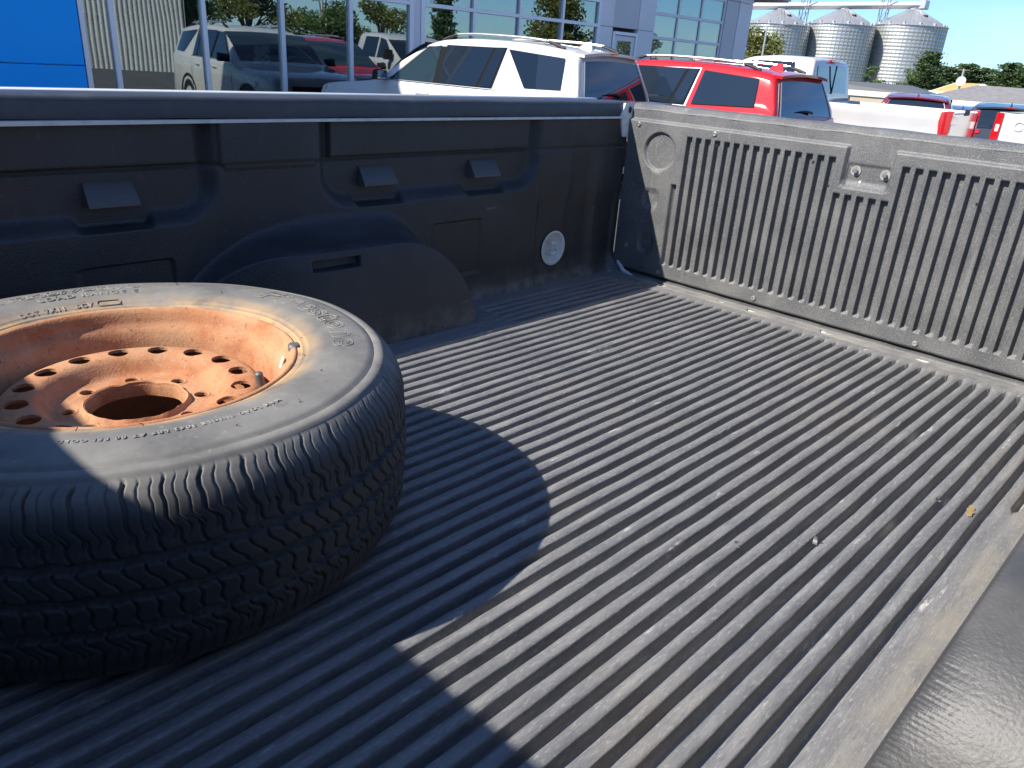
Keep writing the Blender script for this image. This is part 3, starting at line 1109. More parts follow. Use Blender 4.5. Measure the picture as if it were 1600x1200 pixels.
# rounded outline of the date box, bead ring and vent spews
ob = MB()
box_a, box_r = R(76.5), .2255
pts = []
for k in range(24):
    t = 2 * PI * k / 24
    da = .10 * (1 if math.cos(t) > 0 else -1) * .5 + .022 * math.cos(t)
    pts.append(((box_r + .005 * math.sin(t)) * math.cos(box_a + da), (box_r + .005 * math.sin(t)) * math.sin(box_a + da), sidewall_z(box_r + .005 * math.sin(t)) + .0006))
ob.tube(pts, .0007, 5, closed=True)
ob.build('date_box_outline', M_tyre_letters, TYRE)
rnd = random.Random(3)
for k in range(20):
    a = 2 * PI * k / 20 + rnd.uniform(-.03, .03)
    r_ = rnd.choice([.2195, .2195, .25, .258, .285])
    h = rnd.uniform(.002, .006)
    p0 = Vector((r_ * math.cos(a), r_ * math.sin(a), sidewall_z(r_) - .0005))
    b = rnd.uniform(0, 6.28)
    p1 = p0 + Vector((math.cos(b) * h * .5, math.sin(b) * h * .5, h * .8))
    p2 = p1 + Vector((math.cos(b + 1) * h * .6, math.sin(b + 1) * h * .6, h * .15))
    MB().tube([p0, p1, p2], [.0006, .0005, .0003], 5).build('vent_spew', M_black, TYRE)

# rim: barrel, disc with hand holes and lug holes
bar = MB().lathe([(.2065, .2290), (.2090, .2370), (.2080, .2410), (.2050, .2425), (.2010, .2405), (.1975, .2340), (.1950, .2250), (.1925, .2190), (.1880, .2150), (.1835, .2090),
                  (.1800, .1950), (.1775, .1780), (.1740, .1600), (.1690, .1300), (.1690, .1000), (.185, .05), (.195, .03), (.2035, .015), (.2065, .02)], 128)
RIM = bar.build('rim', M_rust, SPW, sharp=60)
dprof = [(.1700, .150), (.1690, .162), (.1655, .1740), (.1615, .1850), (.1565, .1935), (.1500, .1980), (.1430, .1992), (.1240, .1992), (.1180, .1978), (.1115, .1915), (.1050, .1815), (.1005, .1765), (.0960, .1745),
         (.0840, .1742), (.0720, .1742), (.0668, .1748), (.0645, .1790), (.0622, .1815), (.0600, .1800), (.0592, .1740), (.0590, .164)]
back = [(r_ - .001, z - .0045) for r_, z in dprof[::-1]]
dfull = dprof + back
dv = []
ND = 160
for k in range(ND):
    t = 2 * PI * k / ND
    for r_, z in dfull:
        w = 1 - float(ss(.060, .0705, r_))
        r2 = r_ + w * (.0016 * abs(math.sin(4 * t + .3)) + .0006 * math.sin(9 * t) - .0006)
        zz_ = z - w * .002 * max(0, math.cos(8 * t)) * (1 if z > .17 else 0)
        dv.append((r2 * math.cos(t), r2 * math.sin(t), zz_))
m_ = len(dfull)
df = []
for k in range(ND):
    k2 = (k + 1) % ND
    for j in range(m_):
        df.append((k * m_ + j, k2 * m_ + j, k2 * m_ + (j + 1) % m_, k * m_ + (j + 1) % m_))
dme = mkmesh('rim_disc', dv, df, M_rust, False, 0)
bm_ = bmesh.new(); bm_.from_mesh(dme); bmesh.ops.recalc_face_normals(bm_, faces=bm_.faces); bm_.to_mesh(dme); bm_.free()
DISC = link('rim_disc', dme, None, RIM)
cut = MB()
def plug(r_, a, rad_, zc, tilt, n=20):
    Mc = Matrix.Translation((r_ * math.cos(a), r_ * math.sin(a), zc)) @ Matrix.Rotation(a, 4, 'Z') @ Matrix.Rotation(tilt, 4, 'Y')
    v = []
    for s_ in (-.03, .03):
        for k in range(n):
            t = 2 * PI * k / n
            v.append(Mc @ Vector((rad_ * math.cos(t), rad_ * 1.06 * math.sin(t), s_)))
    f = [tuple(range(n))[::-1], tuple(range(n, 2 * n))] + [(k, (k + 1) % n, n + (k + 1) % n, n + k) for k in range(n)]
    cut.add(v, f)
for k in range(16): plug(.1335, R(55.5 + 22.5 * k), .0136, .199, R(0))
for k in range(8): plug(.0805, R(73 + 45 * k), .0088, .1742, 0, 16)
cme = cut.mesh('plug', None, False)
bm_ = bmesh.new(); bm_.from_mesh(cme); bmesh.ops.recalc_face_normals(bm_, faces=bm_.faces); bm_.to_mesh(cme); bm_.free()
cob = link('plug', cme, None, RIM)
bo = DISC.modifiers.new('cut', 'BOOLEAN')
bo.operation = 'DIFFERENCE'
bo.object = cob
bo.solver = 'EXACT'
bpy.context.view_layer.update()
nm_ = bpy.data.meshes.new_from_object(DISC.evaluated_get(bpy.context.evaluated_depsgraph_get()))
DISC.modifiers.clear()
DISC.data = nm_
nm_.materials.clear(); nm_.materials.append(M_rust)
nm_.polygons.foreach_set('use_smooth', [True] * len(nm_.polygons))
nm_.set_sharp_from_angle(angle=R(32))
nm_.name = 'rim_disc'
bpy.data.objects.remove(cob)
# raised rims round the lug holes
for k in range(8):
    a = R(73 + 45 * k)
    MB().lathe([(.0088, .1735), (.0092, .1752), (.0108, .1757), (.0128, .1742)], 20, Matrix.Translation((.0805 * math.cos(a), .0805 * math.sin(a), 0))).build('lug_seat', M_rust, RIM, sharp=60)
M_valve = mat('valve_rubber', (0.09, 0.095, 0.095), 0.5, bump=(500, .4, .0005))
a = R(-38)
vp = Vector((.166 * math.cos(a), .166 * math.sin(a), .186))
MB().tube([vp, vp + Vector((-.003, .001, .012)), vp + Vector((-.005, .002, .022)), vp + Vector((-.0065, .003, .034)), vp + Vector((-.007, .003, .0365))],
          [.0068, .0062, .0054, .0054, .0030], 14).build('valve_stem', M_valve, SPW)
a = R(-24)
wp = Vector((.2035 * math.cos(a), .2035 * math.sin(a), .240))
MB().box(-.006, .010, -.009, .009, -.010, .004, .003, Matrix.Translation(wp) @ Matrix.Rotation(a, 4, 'Z')).build('wheel_weight', M_valve, SPW)
wp = Vector((.188 * math.cos(a), .188 * math.sin(a), .2165))
M_scar = mat('bare_scar', (0.75, 0.70, 0.60), 0.5)
MB().box(-.0015, .0015, -.005, .005, -.011, .009, .001, Matrix.Translation(wp) @ Matrix.Rotation(a, 4, 'Z') @ Matrix.Rotation(R(18), 4, 'Y')).build('weight_scar', M_scar, SPW)

# ---- loose bits lying on the ribs
M_curl = mat('plastic_curl', (0.13, 0.132, 0.135), 0.5)
for (x, y, s_, rz, lab) in ((-1.037, -1.412, 1.0, .4, 'grey curled plastic shaving standing on a rib, the largest curl'),
                            (-0.750, -1.497, .9, 2.0, 'curled plastic shaving bridging two ribs nearest the tailgate'),
                            (-1.135, -1.340, .8, 1.1, 'torn flake of plastic lifted off a rib, farthest left of the curls')):
    cm = MB()
    rows = []
    for k in range(9):
        a = R(-20 + 26 * k)
        for w in (-1, 1):
            rows.append((.006 * s_ * math.sin(a) + w * .0012, w * .0035 * s_ * (1 - .06 * k), .007 * s_ - .006 * s_ * math.cos(a)))
    cm.add(rows, gridfaces(9, 2))
    cm.add([(p[0] * .93, p[1], p[2] * .93 + .0004) for p in rows], gridfaces(9, 2, flip=True))
    o = cm.build('plastic_shaving', M_curl)
    o.location = (x, y, G + .0002)
    o.rotation_euler = (0, 0, rz)
    tag(o, lab, 'shaving', 'plastic shavings on the bed floor')
M_leaf_dry = mat('dry_leaf', (0.27, 0.195, 0.09), 0.85, col2=(0.22, 0.15, 0.07), nscale=90)
lf = MB()
lf.grid(lambda u, v: (u * .022, v * .0055 * (1 - u * u) ** .5 + .001 * math.sin(u * 9), .0014 + .0012 * math.sin(u * 5 + v * 2)), lin(-.98, .98, 12), lin(-1, 1, 6))
lf.v += [(x, y, z - .0007) for x, y, z in lf.v]
lf.f += [tuple(72 + i for i in q)[::-1] for q in lf.f]
o = lf.build('leaf_scrap', M_leaf_dry)
o.location = (-0.742, -1.5415, G + .0006)
o.rotation_euler = (0, 0, .15)
tag(o, 'small yellow-brown scrap of dry leaf stuck on the near rib', 'leaf')
# ================================================================== PARKED VEHICLES
def frange(*segs):
    out = []
    for a, b, n in segs: out += lin(a, b, n)
    return sorted(set(round(x, 4) for x in out))


def place(name, label, cat, corner, heading, L, w, corner_xy, group=None):
    """root Empty at the middle of the footprint; corner (X back from nose, side) put at a world point"""
    hx, hy = heading
    rz = math.atan2(-hy, -hx)                   # local +X points backwards
    X, Y = corner[0] - L / 2, corner[1]
    cx = corner_xy[0] - (X * math.cos(rz) - Y * math.sin(rz))
    cy = corner_xy[1] - (X * math.sin(rz) + Y * math.cos(rz))
    return thing(name, label, cat, (cx, cy, gz(cx, cy)), rz, group)


def suv(root, pm, L=5.1, H=1.78, W=1.96, floating=True, glass=None, tint=None, rails=True, stickers=False, lod=1):
    k = H / 1.78
    f = L / 5.1
    w = W / 2
    glass = glass or M_cglass
    z = lambda a: a * k
    x = lambda a: a * f
    S = Shell([(x(0), z(.80)), (x(.06), z(.98)), (x(.5), z(1.06)), (x(1.15), z(1.12)), (x(1.42), z(1.16)), (x(1.9), z(1.46)), (x(2.3), z(1.66)), (x(2.62), z(1.735)), (x(3.2), z(1.765)),
               (x(3.9), z(1.755)), (x(4.5), z(1.715)), (x(4.80), z(1.670)), (x(4.86), z(1.625)), (x(4.93), z(1.46)), (x(5.03), z(1.16)), (x(5.07), z(.98)), (x(5.1), z(.86))],
              [(0, w * .80), (x(.12), w * .90), (x(.6), w * .97), (x(1.5), w), (x(4.2), w), (x(4.8), w * .965), (x(5.1), w * .93)],
              [(0, z(1.02)), (x(1.6), z(1.12)), (x(3.4), z(1.15)), (x(4.6), z(1.18)), (x(5.1), z(1.18))], .40, .24, rr=.085, crown=.035)
    xs_ = [q * f for q in frange((0, .12, 5), (.12, 1.42, 10), (1.42, 2.62, 16), (2.62, 4.5, 16), (4.5, 4.80, 6), (4.80, 5.10, 16))]
    def tr(mb):
        mb.v = [(a - L / 2, b, c) for a, b, c in mb.v]
        return mb
    B = tr(S.body(xs_)).build('body', pm, root, sharp=50)
    front = ((x(1.78), z(1.165)), (x(2.63), z(1.175)), (x(2.60), z(1.64)), (x(2.36), z(1.595)))
    rear = ((x(2.74), z(1.175)), (x(3.42), z(1.18)), (x(3.55), z(1.655)), (x(2.70), z(1.65)))
    rq = ((x(3.47), z(1.18)), (x(3.66), z(1.195)), (x(3.74), z(1.648)), (x(3.60), z(1.652)))
    qt = ((x(4.22), z(1.22)), (x(4.76), z(1.235)), (x(4.70), z(1.585)), (x(3.80), z(1.645))) if floating else ((x(3.80), z(1.20)), (x(4.72), z(1.235)), (x(4.66), z(1.585)), (x(3.84), z(1.645)))
    for sg in (-1, 1):
        tr(S.pane((x(1.70), z(1.155)), (x(3.72), z(1.165)), (x(3.78), z(1.672)), (x(2.33), z(1.628)), sg, .003, 24, 8)).build('window_trim', M_trim, root)
        tr(S.pane((x(1.74), z(1.160)), (x(3.69), z(1.175)), (x(3.76), z(1.662)), (x(2.36), z(1.616)), sg, .009, 24, 8)).build('pillar_black', M_pillar, root)
        for cor, g_, nm in ((front, tint or M_cglass2, 'front_side_window'), (rear, glass, 'rear_side_window'), (rq, glass, 'rear_vent_window'), (qt, glass, 'quarter_window')):
            WN = tr(S.pane(*cor, sg, .014, 12, 8)).build(nm, g_, root)
        # trim line under the glass, door handles, sill
        tr(MB().tube([(q, sg * (S.side(q, z(1.155)) + .006), z(1.155) + .012 * (q / L)) for q in lin(x(1.66), x(3.74), 16)], .008, 6)).build('belt_trim', M_trim, root)
        for hx_ in (2.45, 3.35):
            tr(MB().tube([(x(hx_ - .12), sg * (S.side(x(hx_), z(1.0)) + .012), z(1.02)), (x(hx_), sg * (S.side(x(hx_), z(1.0)) + .028), z(1.023)), (x(hx_ + .12), sg * (S.side(x(hx_), z(1.0)) + .012), z(1.025))], .014, 8)).build('door_handle', pm, root)
        for sx in (1.62, 2.68, 3.72):
            tr(MB().tube([(x(sx), sg * (S.side(x(sx), q) + .0012), q) for q in lin(z(.42), z(1.10), 8)], .0035, 5)).build('door_seam', M_dark, root)
        tr(MB().box(x(1.0), x(4.1), sg * (w * .96), sg * (w + .012), z(.24), z(.44), .02)).build('sill', M_blacktrim, root)
        mm = MB().hull([(x(1.66) + dx, sg * (S.side(x(1.8), z(1.16)) + dy), z(1.2) + dz) for dx, dy, dz in
                        ((-.03, .05, -.06), (.08, .05, -.05), (-.02, .25, -.06), (.09, .25, -.05), (-.02, .05, .05), (.08, .05, .07), (.0, .24, .07), (.09, .24, .09), (-.07, .15, .0))])
        MR = tr(mm).build('mirror', M_blacktrim, root)
        mg = MB().box(x(1.66) + .091, x(1.66) + .094, sg * (S.side(x(1.8), z(1.16)) + .07), sg * (S.side(x(1.8), z(1.16)) + .235), z(1.2) - .04, z(1.2) + .07)
        tr(mg).build('mirror_glass', M_chrome, MR)
        for wx_ in (.95, 3.98):
            wheel_root = wheel(root, x(wx_) - L / 2, sg * (w + .0), sg, .375)
            ar = MB().tube([(x(wx_) - L / 2 + .45 * math.cos(t), sg * (w * .985), .375 + .45 * math.sin(t)) for t in lin(R(-8), R(188), 22)], .035, 8)
            ar.build('wheel_arch', M_blacktrim, root)
            dk = MB().lathe([(0, 0), (.44, 0), (.44, -.02)], 32, Matrix.Translation((x(wx_) - L / 2, sg * (w * .995), .375)) @ Matrix.Rotation(R(90) * -sg, 4, 'X'))
            dk.build('wheel_well', M_dark, root)
        if rails:
            ry = lambda q: sg * (S.side(q, S.zs(q)) - .40 * (S.p(q) - .09 - S.zs(q)) - .10)
            pts = [(x(q), ry(x(q)), S.roofz(x(q), ry(x(q))) + .058) for q in lin(2.75, 4.35, 12)]
            tr(MB().tube(pts, .017, 8)).build('roof_rail', M_trim, root)
            for a_, b_ in ((2.52, 2.78), (4.60, 4.32)):
                pts = [(x(a_), ry(x(a_)), S.roofz(x(a_), ry(x(a_))) + .004), (x((a_ * 2 + b_) / 3), ry(x(a_)), S.roofz(x(a_), ry(x(a_))) + .036), (x(b_), ry(x(b_)), S.roofz(x(b_), ry(x(b_))) + .058)]
                tr(MB().tube(pts, [.022, .022, .018], 8)).build('rail_foot', M_blacktrim, root)
        # tail lamp wrapping the corner
        tr(MB().hull([(x(4.86), sg * (w * .955), z(.98)), (x(5.09), sg * (w * .90), z(.98)), (x(5.09), sg * (w * .50), z(1.00)), (x(4.90), sg * (w * .945), z(1.13)), (x(5.055), sg * (w * .88), z(1.12)), (x(5.07), sg * (w * .5), z(1.08))])).build('tail_lamp', M_redl, root)
        tr(MB().hull([(x(.02), sg * (w * .62), z(.86)), (x(.22), sg * (w * .93), z(.90)), (x(.03), sg * (w * .60), z(.94)), (x(.30), sg * (w * .93), z(.98)), (x(.06), sg * (w * .80), z(.82))])).build('head_lamp', M_clearl, root)
    # windscreen, tailgate glass, spoiler, wiper, aerial
    tr(S.top(x(1.50), x(2.30), -w * .82, w * .82, .006, 1.04)).build('windscreen', M_cglass2, root)
    RG = tr(S.top(x(4.885), x(5.035), -w * .80, w * .80, .010, .80)).build('rear_window', glass, root)
    for sg in (-1, 1):
        tr(MB().tube([(x(q) + .014, sg * w * .805 * (.80 + .20 * (q - 4.885) / .15), S.roofz(x(q), sg * w * .7) + .012) for q in lin(4.88, 5.04, 8)], .008, 6)).build('glass_edge', M_trim, root)
    sp = MB().grid(lambda u, v: (x(4.70) + (x(4.93) - x(4.70)) * u, (v) * w * .70, S.roofz(x(4.70), v * w * .70) + .010 - .022 * u - .02 * abs(v) ** 3), lin(0, 1, 6), lin(-1, 1, 14))
    n_ = len(sp.v)
    sp.v += [(a, b, c - .035 * (1 if i >= 14 else .2)) for i, (a, b, c) in enumerate(sp.v)]
    sp.f += [tuple(n_ + i for i in q)[::-1] for q in sp.f]
    rim_ = [i for i in range(70, 84)]
    sp.f += [(a, a + 1, a + 1 + n_, a + n_) for a in range(70, 83)]
    sp.f += [(14 * i, 14 * i + 14, 14 * i + 14 + n_, 14 * i + n_) for i in range(5)] + [(14 * i + 13, 14 * i + 13 + n_, 14 * i + 27 + n_, 14 * i + 27) for i in range(5)]
    SPO = tr(sp).build('spoiler', pm, root)
    tr(MB().box(x(4.932), x(4.938), -.09, .09, S.roofz(x(4.70), 0) - .032, S.roofz(x(4.70), 0) - .020)).build('brake_lamp', M_redl, SPO)
    tr(MB().tube([(x(5.035) + .03, .10, z(1.19)), (x(5.03) + .035, -.10, z(1.215)), (x(5.025) + .03, -.30, z(1.21))], [.018, .012, .006], 7)).build('wiper', M_blacktrim, root)
    fin = MB().hull([(x(4.38), -.035, S.p(x(4.4)) - .004), (x(4.38), .035, S.p(x(4.4)) - .004), (x(4.60), -.03, S.p(x(4.6)) - .004), (x(4.60), .03, S.p(x(4.6)) - .004), (x(4.56), 0, S.p(x(4.4)) + .075), (x(4.50), 0, S.p(x(4.4)) + .07)])
    tr(fin).build('roof_aerial', pm, root)
    tr(MB().box(x(4.2), x(4.22), -.55, .55, S.p(x(4.3)) + .000, S.p(x(4.3)) + .004)).build('roof_seam', M_dark, root)
    tr(MB().box(x(-.005), x(.05), -w * .55, w * .55, z(.45), z(.85), .02)).build('grille', M_blacktrim, root)
    tr(MB().box(x(4.95), x(5.13), -w * .90, w * .90, z(.30), z(.66), .05)).build('rear_bumper', M_blacktrim, root)
    if stickers:
        for cor in (((x(2.9), z(1.22)), (x(3.25), z(1.22)), (x(3.22), z(1.58)), (x(2.92), z(1.58))),):
            for sg in (-1, 1):
                tr(S.pane(*cor, sg, .018, 3, 3)).build('price_sheet', M_paper, root)
    return S


M_paper = mat('paper_sheet', (0.78, 0.77, 0.74), 0.7, col2=(0.35, 0.30, 0.32), nscale=14, nlo=0.52, nhi=0.56, ndet=1)

A_ = thing
# white SUV in front of the showroom
WS = place('parked_suv', 'pearl white SUV with black quarter glass and roof rails, nose to the showroom', 'suv', (4.86, -.93), (-0.10, 0.995), 5.1, 1.93, (5.47, 4.78), 'cars parked on the lot')
suv(WS, M_pearl, 5.1, 1.83, 1.93)
RS = place('parked_suv', 'bright red SUV with silver roof rails parked right of the white SUV', 'suv', (4.86, -.97), (-0.01, 1.0), 5.1, 1.98, (7.60, 3.28), 'cars parked on the lot')
suv(RS, M_red, 5.1, 1.74, 1.98, floating=False, glass=M_cglass)


def pickup(root, pm, L=5.85, W=2.02, H=1.92, rail=1.37, tg_mat=None, bar=None, text=None):
    w = W / 2
    T0 = 3.78
    k = H / 1.92
    S = Shell([(0, .95), (.06, 1.13), (.5, 1.22), (1.3, 1.28), (1.55, 1.31), (2.0, 1.56 * k), (2.35, 1.78 * k), (2.6, 1.875 * k), (3.1, 1.915 * k), (3.5, 1.905 * k), (3.62, 1.885 * k), (3.66, 1.83 * k), (3.69, 1.6 * k), (3.73, 1.34)],
              [(0, w * .86), (.2, w * .95), (1.2, w), (3.75, w)], [(0, 1.15), (1.5, 1.28), (3.75, 1.32)], .27, .38, rr=.09, crown=.03)
    def tr(mb):
        mb.v = [(a - L / 2, b, c) for a, b, c in mb.v]
        return mb
    tr(S.body(frange((0, .1, 4), (.1, 1.55, 9), (1.55, 2.6, 12), (2.6, 3.5, 8), (3.5, 3.73, 12)))).build('cab', pm, root, sharp=50)
    for sg in (-1, 1):
        for nm, cor in (('front_side_window', ((1.92, 1.345), (2.66, 1.35), (2.64, 1.80 * k), (2.36, 1.75 * k))), ('rear_side_window', ((2.74, 1.35), (3.44, 1.36), (3.34, 1.81 * k), (2.72, 1.805 * k)))):
            tr(S.pane(*cor, sg, .007, 8, 6)).build(nm, M_cglass, root)
        mm = MB().hull([(1.85 + dx, sg * (w * .93 + dy), 1.42 + dz) for dx, dy, dz in ((0, .06, -.1), (.1, .06, -.1), (0, .28, -.1), (.1, .28, -.1), (0, .06, .12), (.08, .06, .12), (.01, .27, .14), (.09, .27, .14))])
        tr(mm).build('mirror', M_blacktrim, root)
        # bed side: outer skin with a crease, top rail and inner wall
        sec = [(w * .96, .45), (w, .62), (w * 1.0, .92), (w * .985, 1.06), (w * 1.012, 1.14), (w * 1.0, 1.26), (w * .985, rail - .02), (w * .965, rail), (w * .90, rail), (w * .88, rail - .03), (w * .86, .85), (w * .86, .80)]
        rows = []
        for q in lin(T0, L - .02, 20):
            za = .45
            dq = q - 4.55
            ar = math.sqrt(max(0, .47 ** 2 - dq ** 2)) + .40 if abs(dq) < .47 else 0
            kk = 1 - .012 * ss(L - .25, L, q)
            rows.append([(q, sg * a * kk, max(b, min(ar, .9)) if i < 3 else b) for i, (a, b) in enumerate(sec)])
        bs = MB().add([p for r_ in rows for p in r_], gridfaces(len(rows), len(sec), flip=(sg < 0)))
        bs.add(rows[-1], [tuple(range(len(sec)))]); bs.add(rows[0], [tuple(range(len(sec)))[::-1]])
        tr(bs).build('bed_side', pm, root, sharp=35)
        # tail lamp: C shape on the corner
        tr(MB().hull([(L - .16, sg * w * 1.020, 1.14), (L - .15, sg * w * 1.018, 1.27), (L - .05, sg * w * 1.022, .88), (L - .05, sg * w * 1.012, 1.29), (L + .003, sg * w * 1.0, .86), (L + .003, sg * w * .985, 1.29),
                      (L + .003, sg * w * .89, .86), (L + .003, sg * w * .89, 1.29), (L - .10, sg * w * .90, 1.0), (L - .12, sg * w * 1.021, .90)])).build('tail_lamp', M_redl, root)
        tr(MB().box(L - .02, L + .008, sg * w * .905, sg * w * .97, .985, 1.11, .01)).build('reverse_lamp', M_clearl, root)
        for wx_ in (.98, 4.55):
            wheel(root, wx_ - L / 2, sg * w, sg, .40)
            ar = MB().tube([(wx_ - L / 2 + .47 * math.cos(t), sg * (w * .985), .40 + .47 * math.sin(t)) for t in lin(R(-5), R(185), 22)], .03, 8)
            ar.build('wheel_arch', pm, root)
            MB().lathe([(0, 0), (.46, 0), (.46, -.02)], 32, Matrix.Translation((wx_ - L / 2, sg * (w * .985), .40)) @ Matrix.Rotation(R(90) * -sg, 4, 'X')).build('wheel_well', M_dark, root)
    tr(S.top(1.62, 2.34, -w * .82, w * .82, .006, 1.05)).build('windscreen', M_cglass, root)
    RW = tr(S.top(3.668, 3.722, -w * .74, w * .74, .010, .93)).build('rear_window', M_cglass2, root)
    tr(MB().box(3.725, 3.745, -.012, .012, 1.37, 1.80 * k, .003, )).build('window_bar', M_blacktrim, RW)
    tr(MB().box(3.655, 3.70, -.20, .20, 1.845 * k, 1.885 * k, .01)).build('brake_lamp', M_redl, root)
    tr(MB().box(T0 - .04, L - .06, -w * .87, w * .87, .78, .85)).build('bed_floor', M_liner, root)
    tr(MB().box(T0 - .02, T0 + .03, -w * .87, w * .87, .84, rail - .02, .01)).build('bed_front', pm, root)
    TGt = tr(MB().box(L - .07, L - .006, -w * .87, w * .87, .80, rail - .01, .018)).build('tailgate', tg_mat or pm, root)
    tr(MB().box(L - .012, L + .004, -.16, .16, 1.22, 1.30, .004)).build('tailgate_handle', M_blacktrim, TGt)
    tr(MB().box(L - .08, L + .14, -w * .92, w * .92, .52, .72, .04)).build('rear_bumper', bar or M_chrome, root)
    tr(MB().box(-.02, .07, -w * .7, w * .7, .6, 1.05, .03)).build('grille', M_blacktrim, root)
    if text:
        cu = bpy.data.curves.new('lettering', 'FONT')
        cu.body = text; cu.size = .22; cu.align_x = 'CENTER'; cu.extrude = .006; cu.bevel_depth = .004; cu.space_character = 1.25; cu.offset = .004
        o = bpy.data.objects.new('lettering', cu)
        COL.objects.link(o)
        bpy.context.view_layer.update()
        me = bpy.data.meshes.new_from_object(o.evaluated_get(bpy.context.evaluated_depsgraph_get()))
        bpy.data.objects.remove(o)
        me.transform(Matrix.Translation((L - .004 - L / 2, 0, 1.03)) @ Matrix.Rotation(R(90), 4, 'Z') @ Matrix.Rotation(R(90), 4, 'X'))
        me.materials.clear(); me.materials.append(tg_mat or pm)
        link('lettering', me, None, TGt)
    return S


M_bright_tg = mat('polished_tailgate', (0.62, 0.60, 0.57), 0.10, metal=0.85)
P1 = place('parked_pickup', 'white pickup with polished tailgate parked right of the red SUV', 'pickup truck', (5.85, -1.0), (-0.085, 0.996), 5.85, 2.02, (10.72, 1.92), 'pickups parked on the lot')
pickup(P1, M_white, tg_mat=M_bright_tg, H=1.93, rail=1.27)
P2 = place('parked_pickup', 'white pickup at the right edge, its lettered tailgate facing the camera', 'pickup truck', (5.85, -1.0), (0.998, 0.02), 5.85, 2.02, (13.45, 2.02), 'pickups parked on the lot')
pickup(P2, M_white, bar=M_white, text='CHEVROLET', rail=1.30)

# cars further down the slope behind the pickups
for cxy, hd, pm, lab, H, kind in (
        ((21.0, 5.75), (0.96, 0.28), M_maroon, 'dark maroon car whose roof shows above the white pickup bed', 1.62, 0),
        ((27.9, 6.6), (0.96, 0.28), M_navy, 'dark blue car between the maroon car and the red and white one', 1.75, 0),
        ((34.6, 7.6), (0.96, 0.28), M_red, 'red car half hidden behind the dark blue car', 1.62, 0),
        ((20.6, 3.45), (0.97, 0.2), M_slate, 'slate blue car showing left of the lettered pickup cab', 1.52, 0)):
    r_ = place('parked_car', lab, 'car', (2.3, 0), hd, 4.6, 1.85, cxy, 'cars down the slope')
    suv(r_, pm, 4.6, H, 1.85, floating=False, rails=False)

# ================================================================== SHOWROOM
FY = 10.274
M_acm = mat('grey_metal_panel', (0.56, 0.56, 0.57), 0.5, metal=0.0, col2=(0.52, 0.52, 0.53), nscale=1.2)
M_acmlight = mat('light_metal_panel', (0.72, 0.72, 0.73), 0.5, metal=0.0, col2=(0.68, 0.68, 0.69), nscale=1.2)
M_blue = mat('blue_metal_panel', (0.0, 0.36, 0.92), 0.45, spec=0.25, col2=(0.0, 0.38, 0.95), nscale=0.8)
M_alu = mat('anodised_aluminium', (0.70, 0.71, 0.74), 0.38, metal=0.3)
M_room = mat('showroom_wall', (0.10, 0.10, 0.10), 0.9)
M_tile = mat('showroom_floor', (0.35, 0.35, 0.34), 0.25)


def pane_mat(name, refl, tint):
    m = bpy.data.materials.new(name)
    m.use_nodes = True
    nt = m.node_tree
    nt.nodes.clear()
    out = nt.nodes.new('ShaderNodeOutputMaterial')
    mx = nt.nodes.new('ShaderNodeMixShader')
    tr = nt.nodes.new('ShaderNodeBsdfTransparent')
    tr.inputs['Color'].default_value = (*tint, 1)
    gl = nt.nodes.new('ShaderNodeBsdfGlossy')
    gl.inputs['Color'].default_value = (0.86, 0.95, 0.97, 1)
    gl.inputs['Roughness'].default_value = 0.004
    tc = nt.nodes.new('ShaderNodeTexCoord')
    ns = nt.nodes.new('ShaderNodeTexNoise')
    ns.inputs['Scale'].default_value = 0.9
    ns.inputs['Detail'].default_value = 1
    bp = nt.nodes.new('ShaderNodeBump')
    bp.inputs['Strength'].default_value = 0.06
    bp.inputs['Distance'].default_value = 0.02
    nt.links.new(tc.outputs['Object'], ns.inputs['Vector'])
    nt.links.new(ns.outputs['Fac'], bp.inputs['Height'])
    nt.links.new(bp.outputs['Normal'], gl.inputs['Normal'])
    mx.inputs['Fac'].default_value = refl
    nt.links.new(tr.outputs[0], mx.inputs[1])
    nt.links.new(gl.outputs[0], mx.inputs[2])
    nt.links.new(mx.outputs[0], out.inputs[0])
    return m


M_pane = pane_mat('showroom_glass', 0.22, (0.62, 0.68, 0.68))
SH = thing('showroom_building', 'grey metal clad car showroom with tall mirror glass and blue panels', 'building', (6, FY + 5, 0))


def sb(mb, name, m, parent=None, sharp=40, smooth=False):
    return mb.build(name, m, parent or SH, wc=(parent is None), smooth=smooth)


HB = 6.9
sb(MB().box(-14, 12.86, FY + .12, FY + .30, 2.95 + 2.0, HB), 'upper_wall', M_acm)
sb(MB().box(-14, 26, FY + 13.6, FY + 14, -.6, 5.2), 'rear_wall', M_acm)
sb(MB().box(-14.2, -14, FY, FY + 14, -.6, HB), 'side_wall', M_acm)
sb(MB().box(19.35, 19.50, FY + .10, FY + 13.6, -.8, 5.2), 'side_wall', M_acmlight)
sb(MB().box(-14, 12.86, FY + .3, FY + 13.7, HB - .5, HB - .2), 'roof', M_acm)
sb(MB().box(12.86, 19.5, FY + .3, FY + 13.7, 4.9, 5.1), 'roof', M_acm)
sb(MB().box(12.86, 13.0, FY + .3, FY + 13.6, 4.95, HB), 'side_wall', M_acm)
sb(MB().box(-14, 19.4, FY + 5.5, FY + 5.6, -.3, 6.3), 'inner_wall', M_room)
sb(MB().box(-14, 19.4, FY + .1, FY + 5.5, -.25, .02), 'showroom_floor', M_tile)
# blue panels
for zz0, zz1 in ((-.3, 1.112), (1.122, 2.36), (2.37, 3.60), (3.61, 4.85), (4.86, HB)):
    for xx0, xx1 in ((-5.2, -1.68), (-1.67, 1.850)):
        sb(MB().box(xx0, xx1, FY - .045, FY + .1, zz0, zz1, .006), 'panel', M_blue)
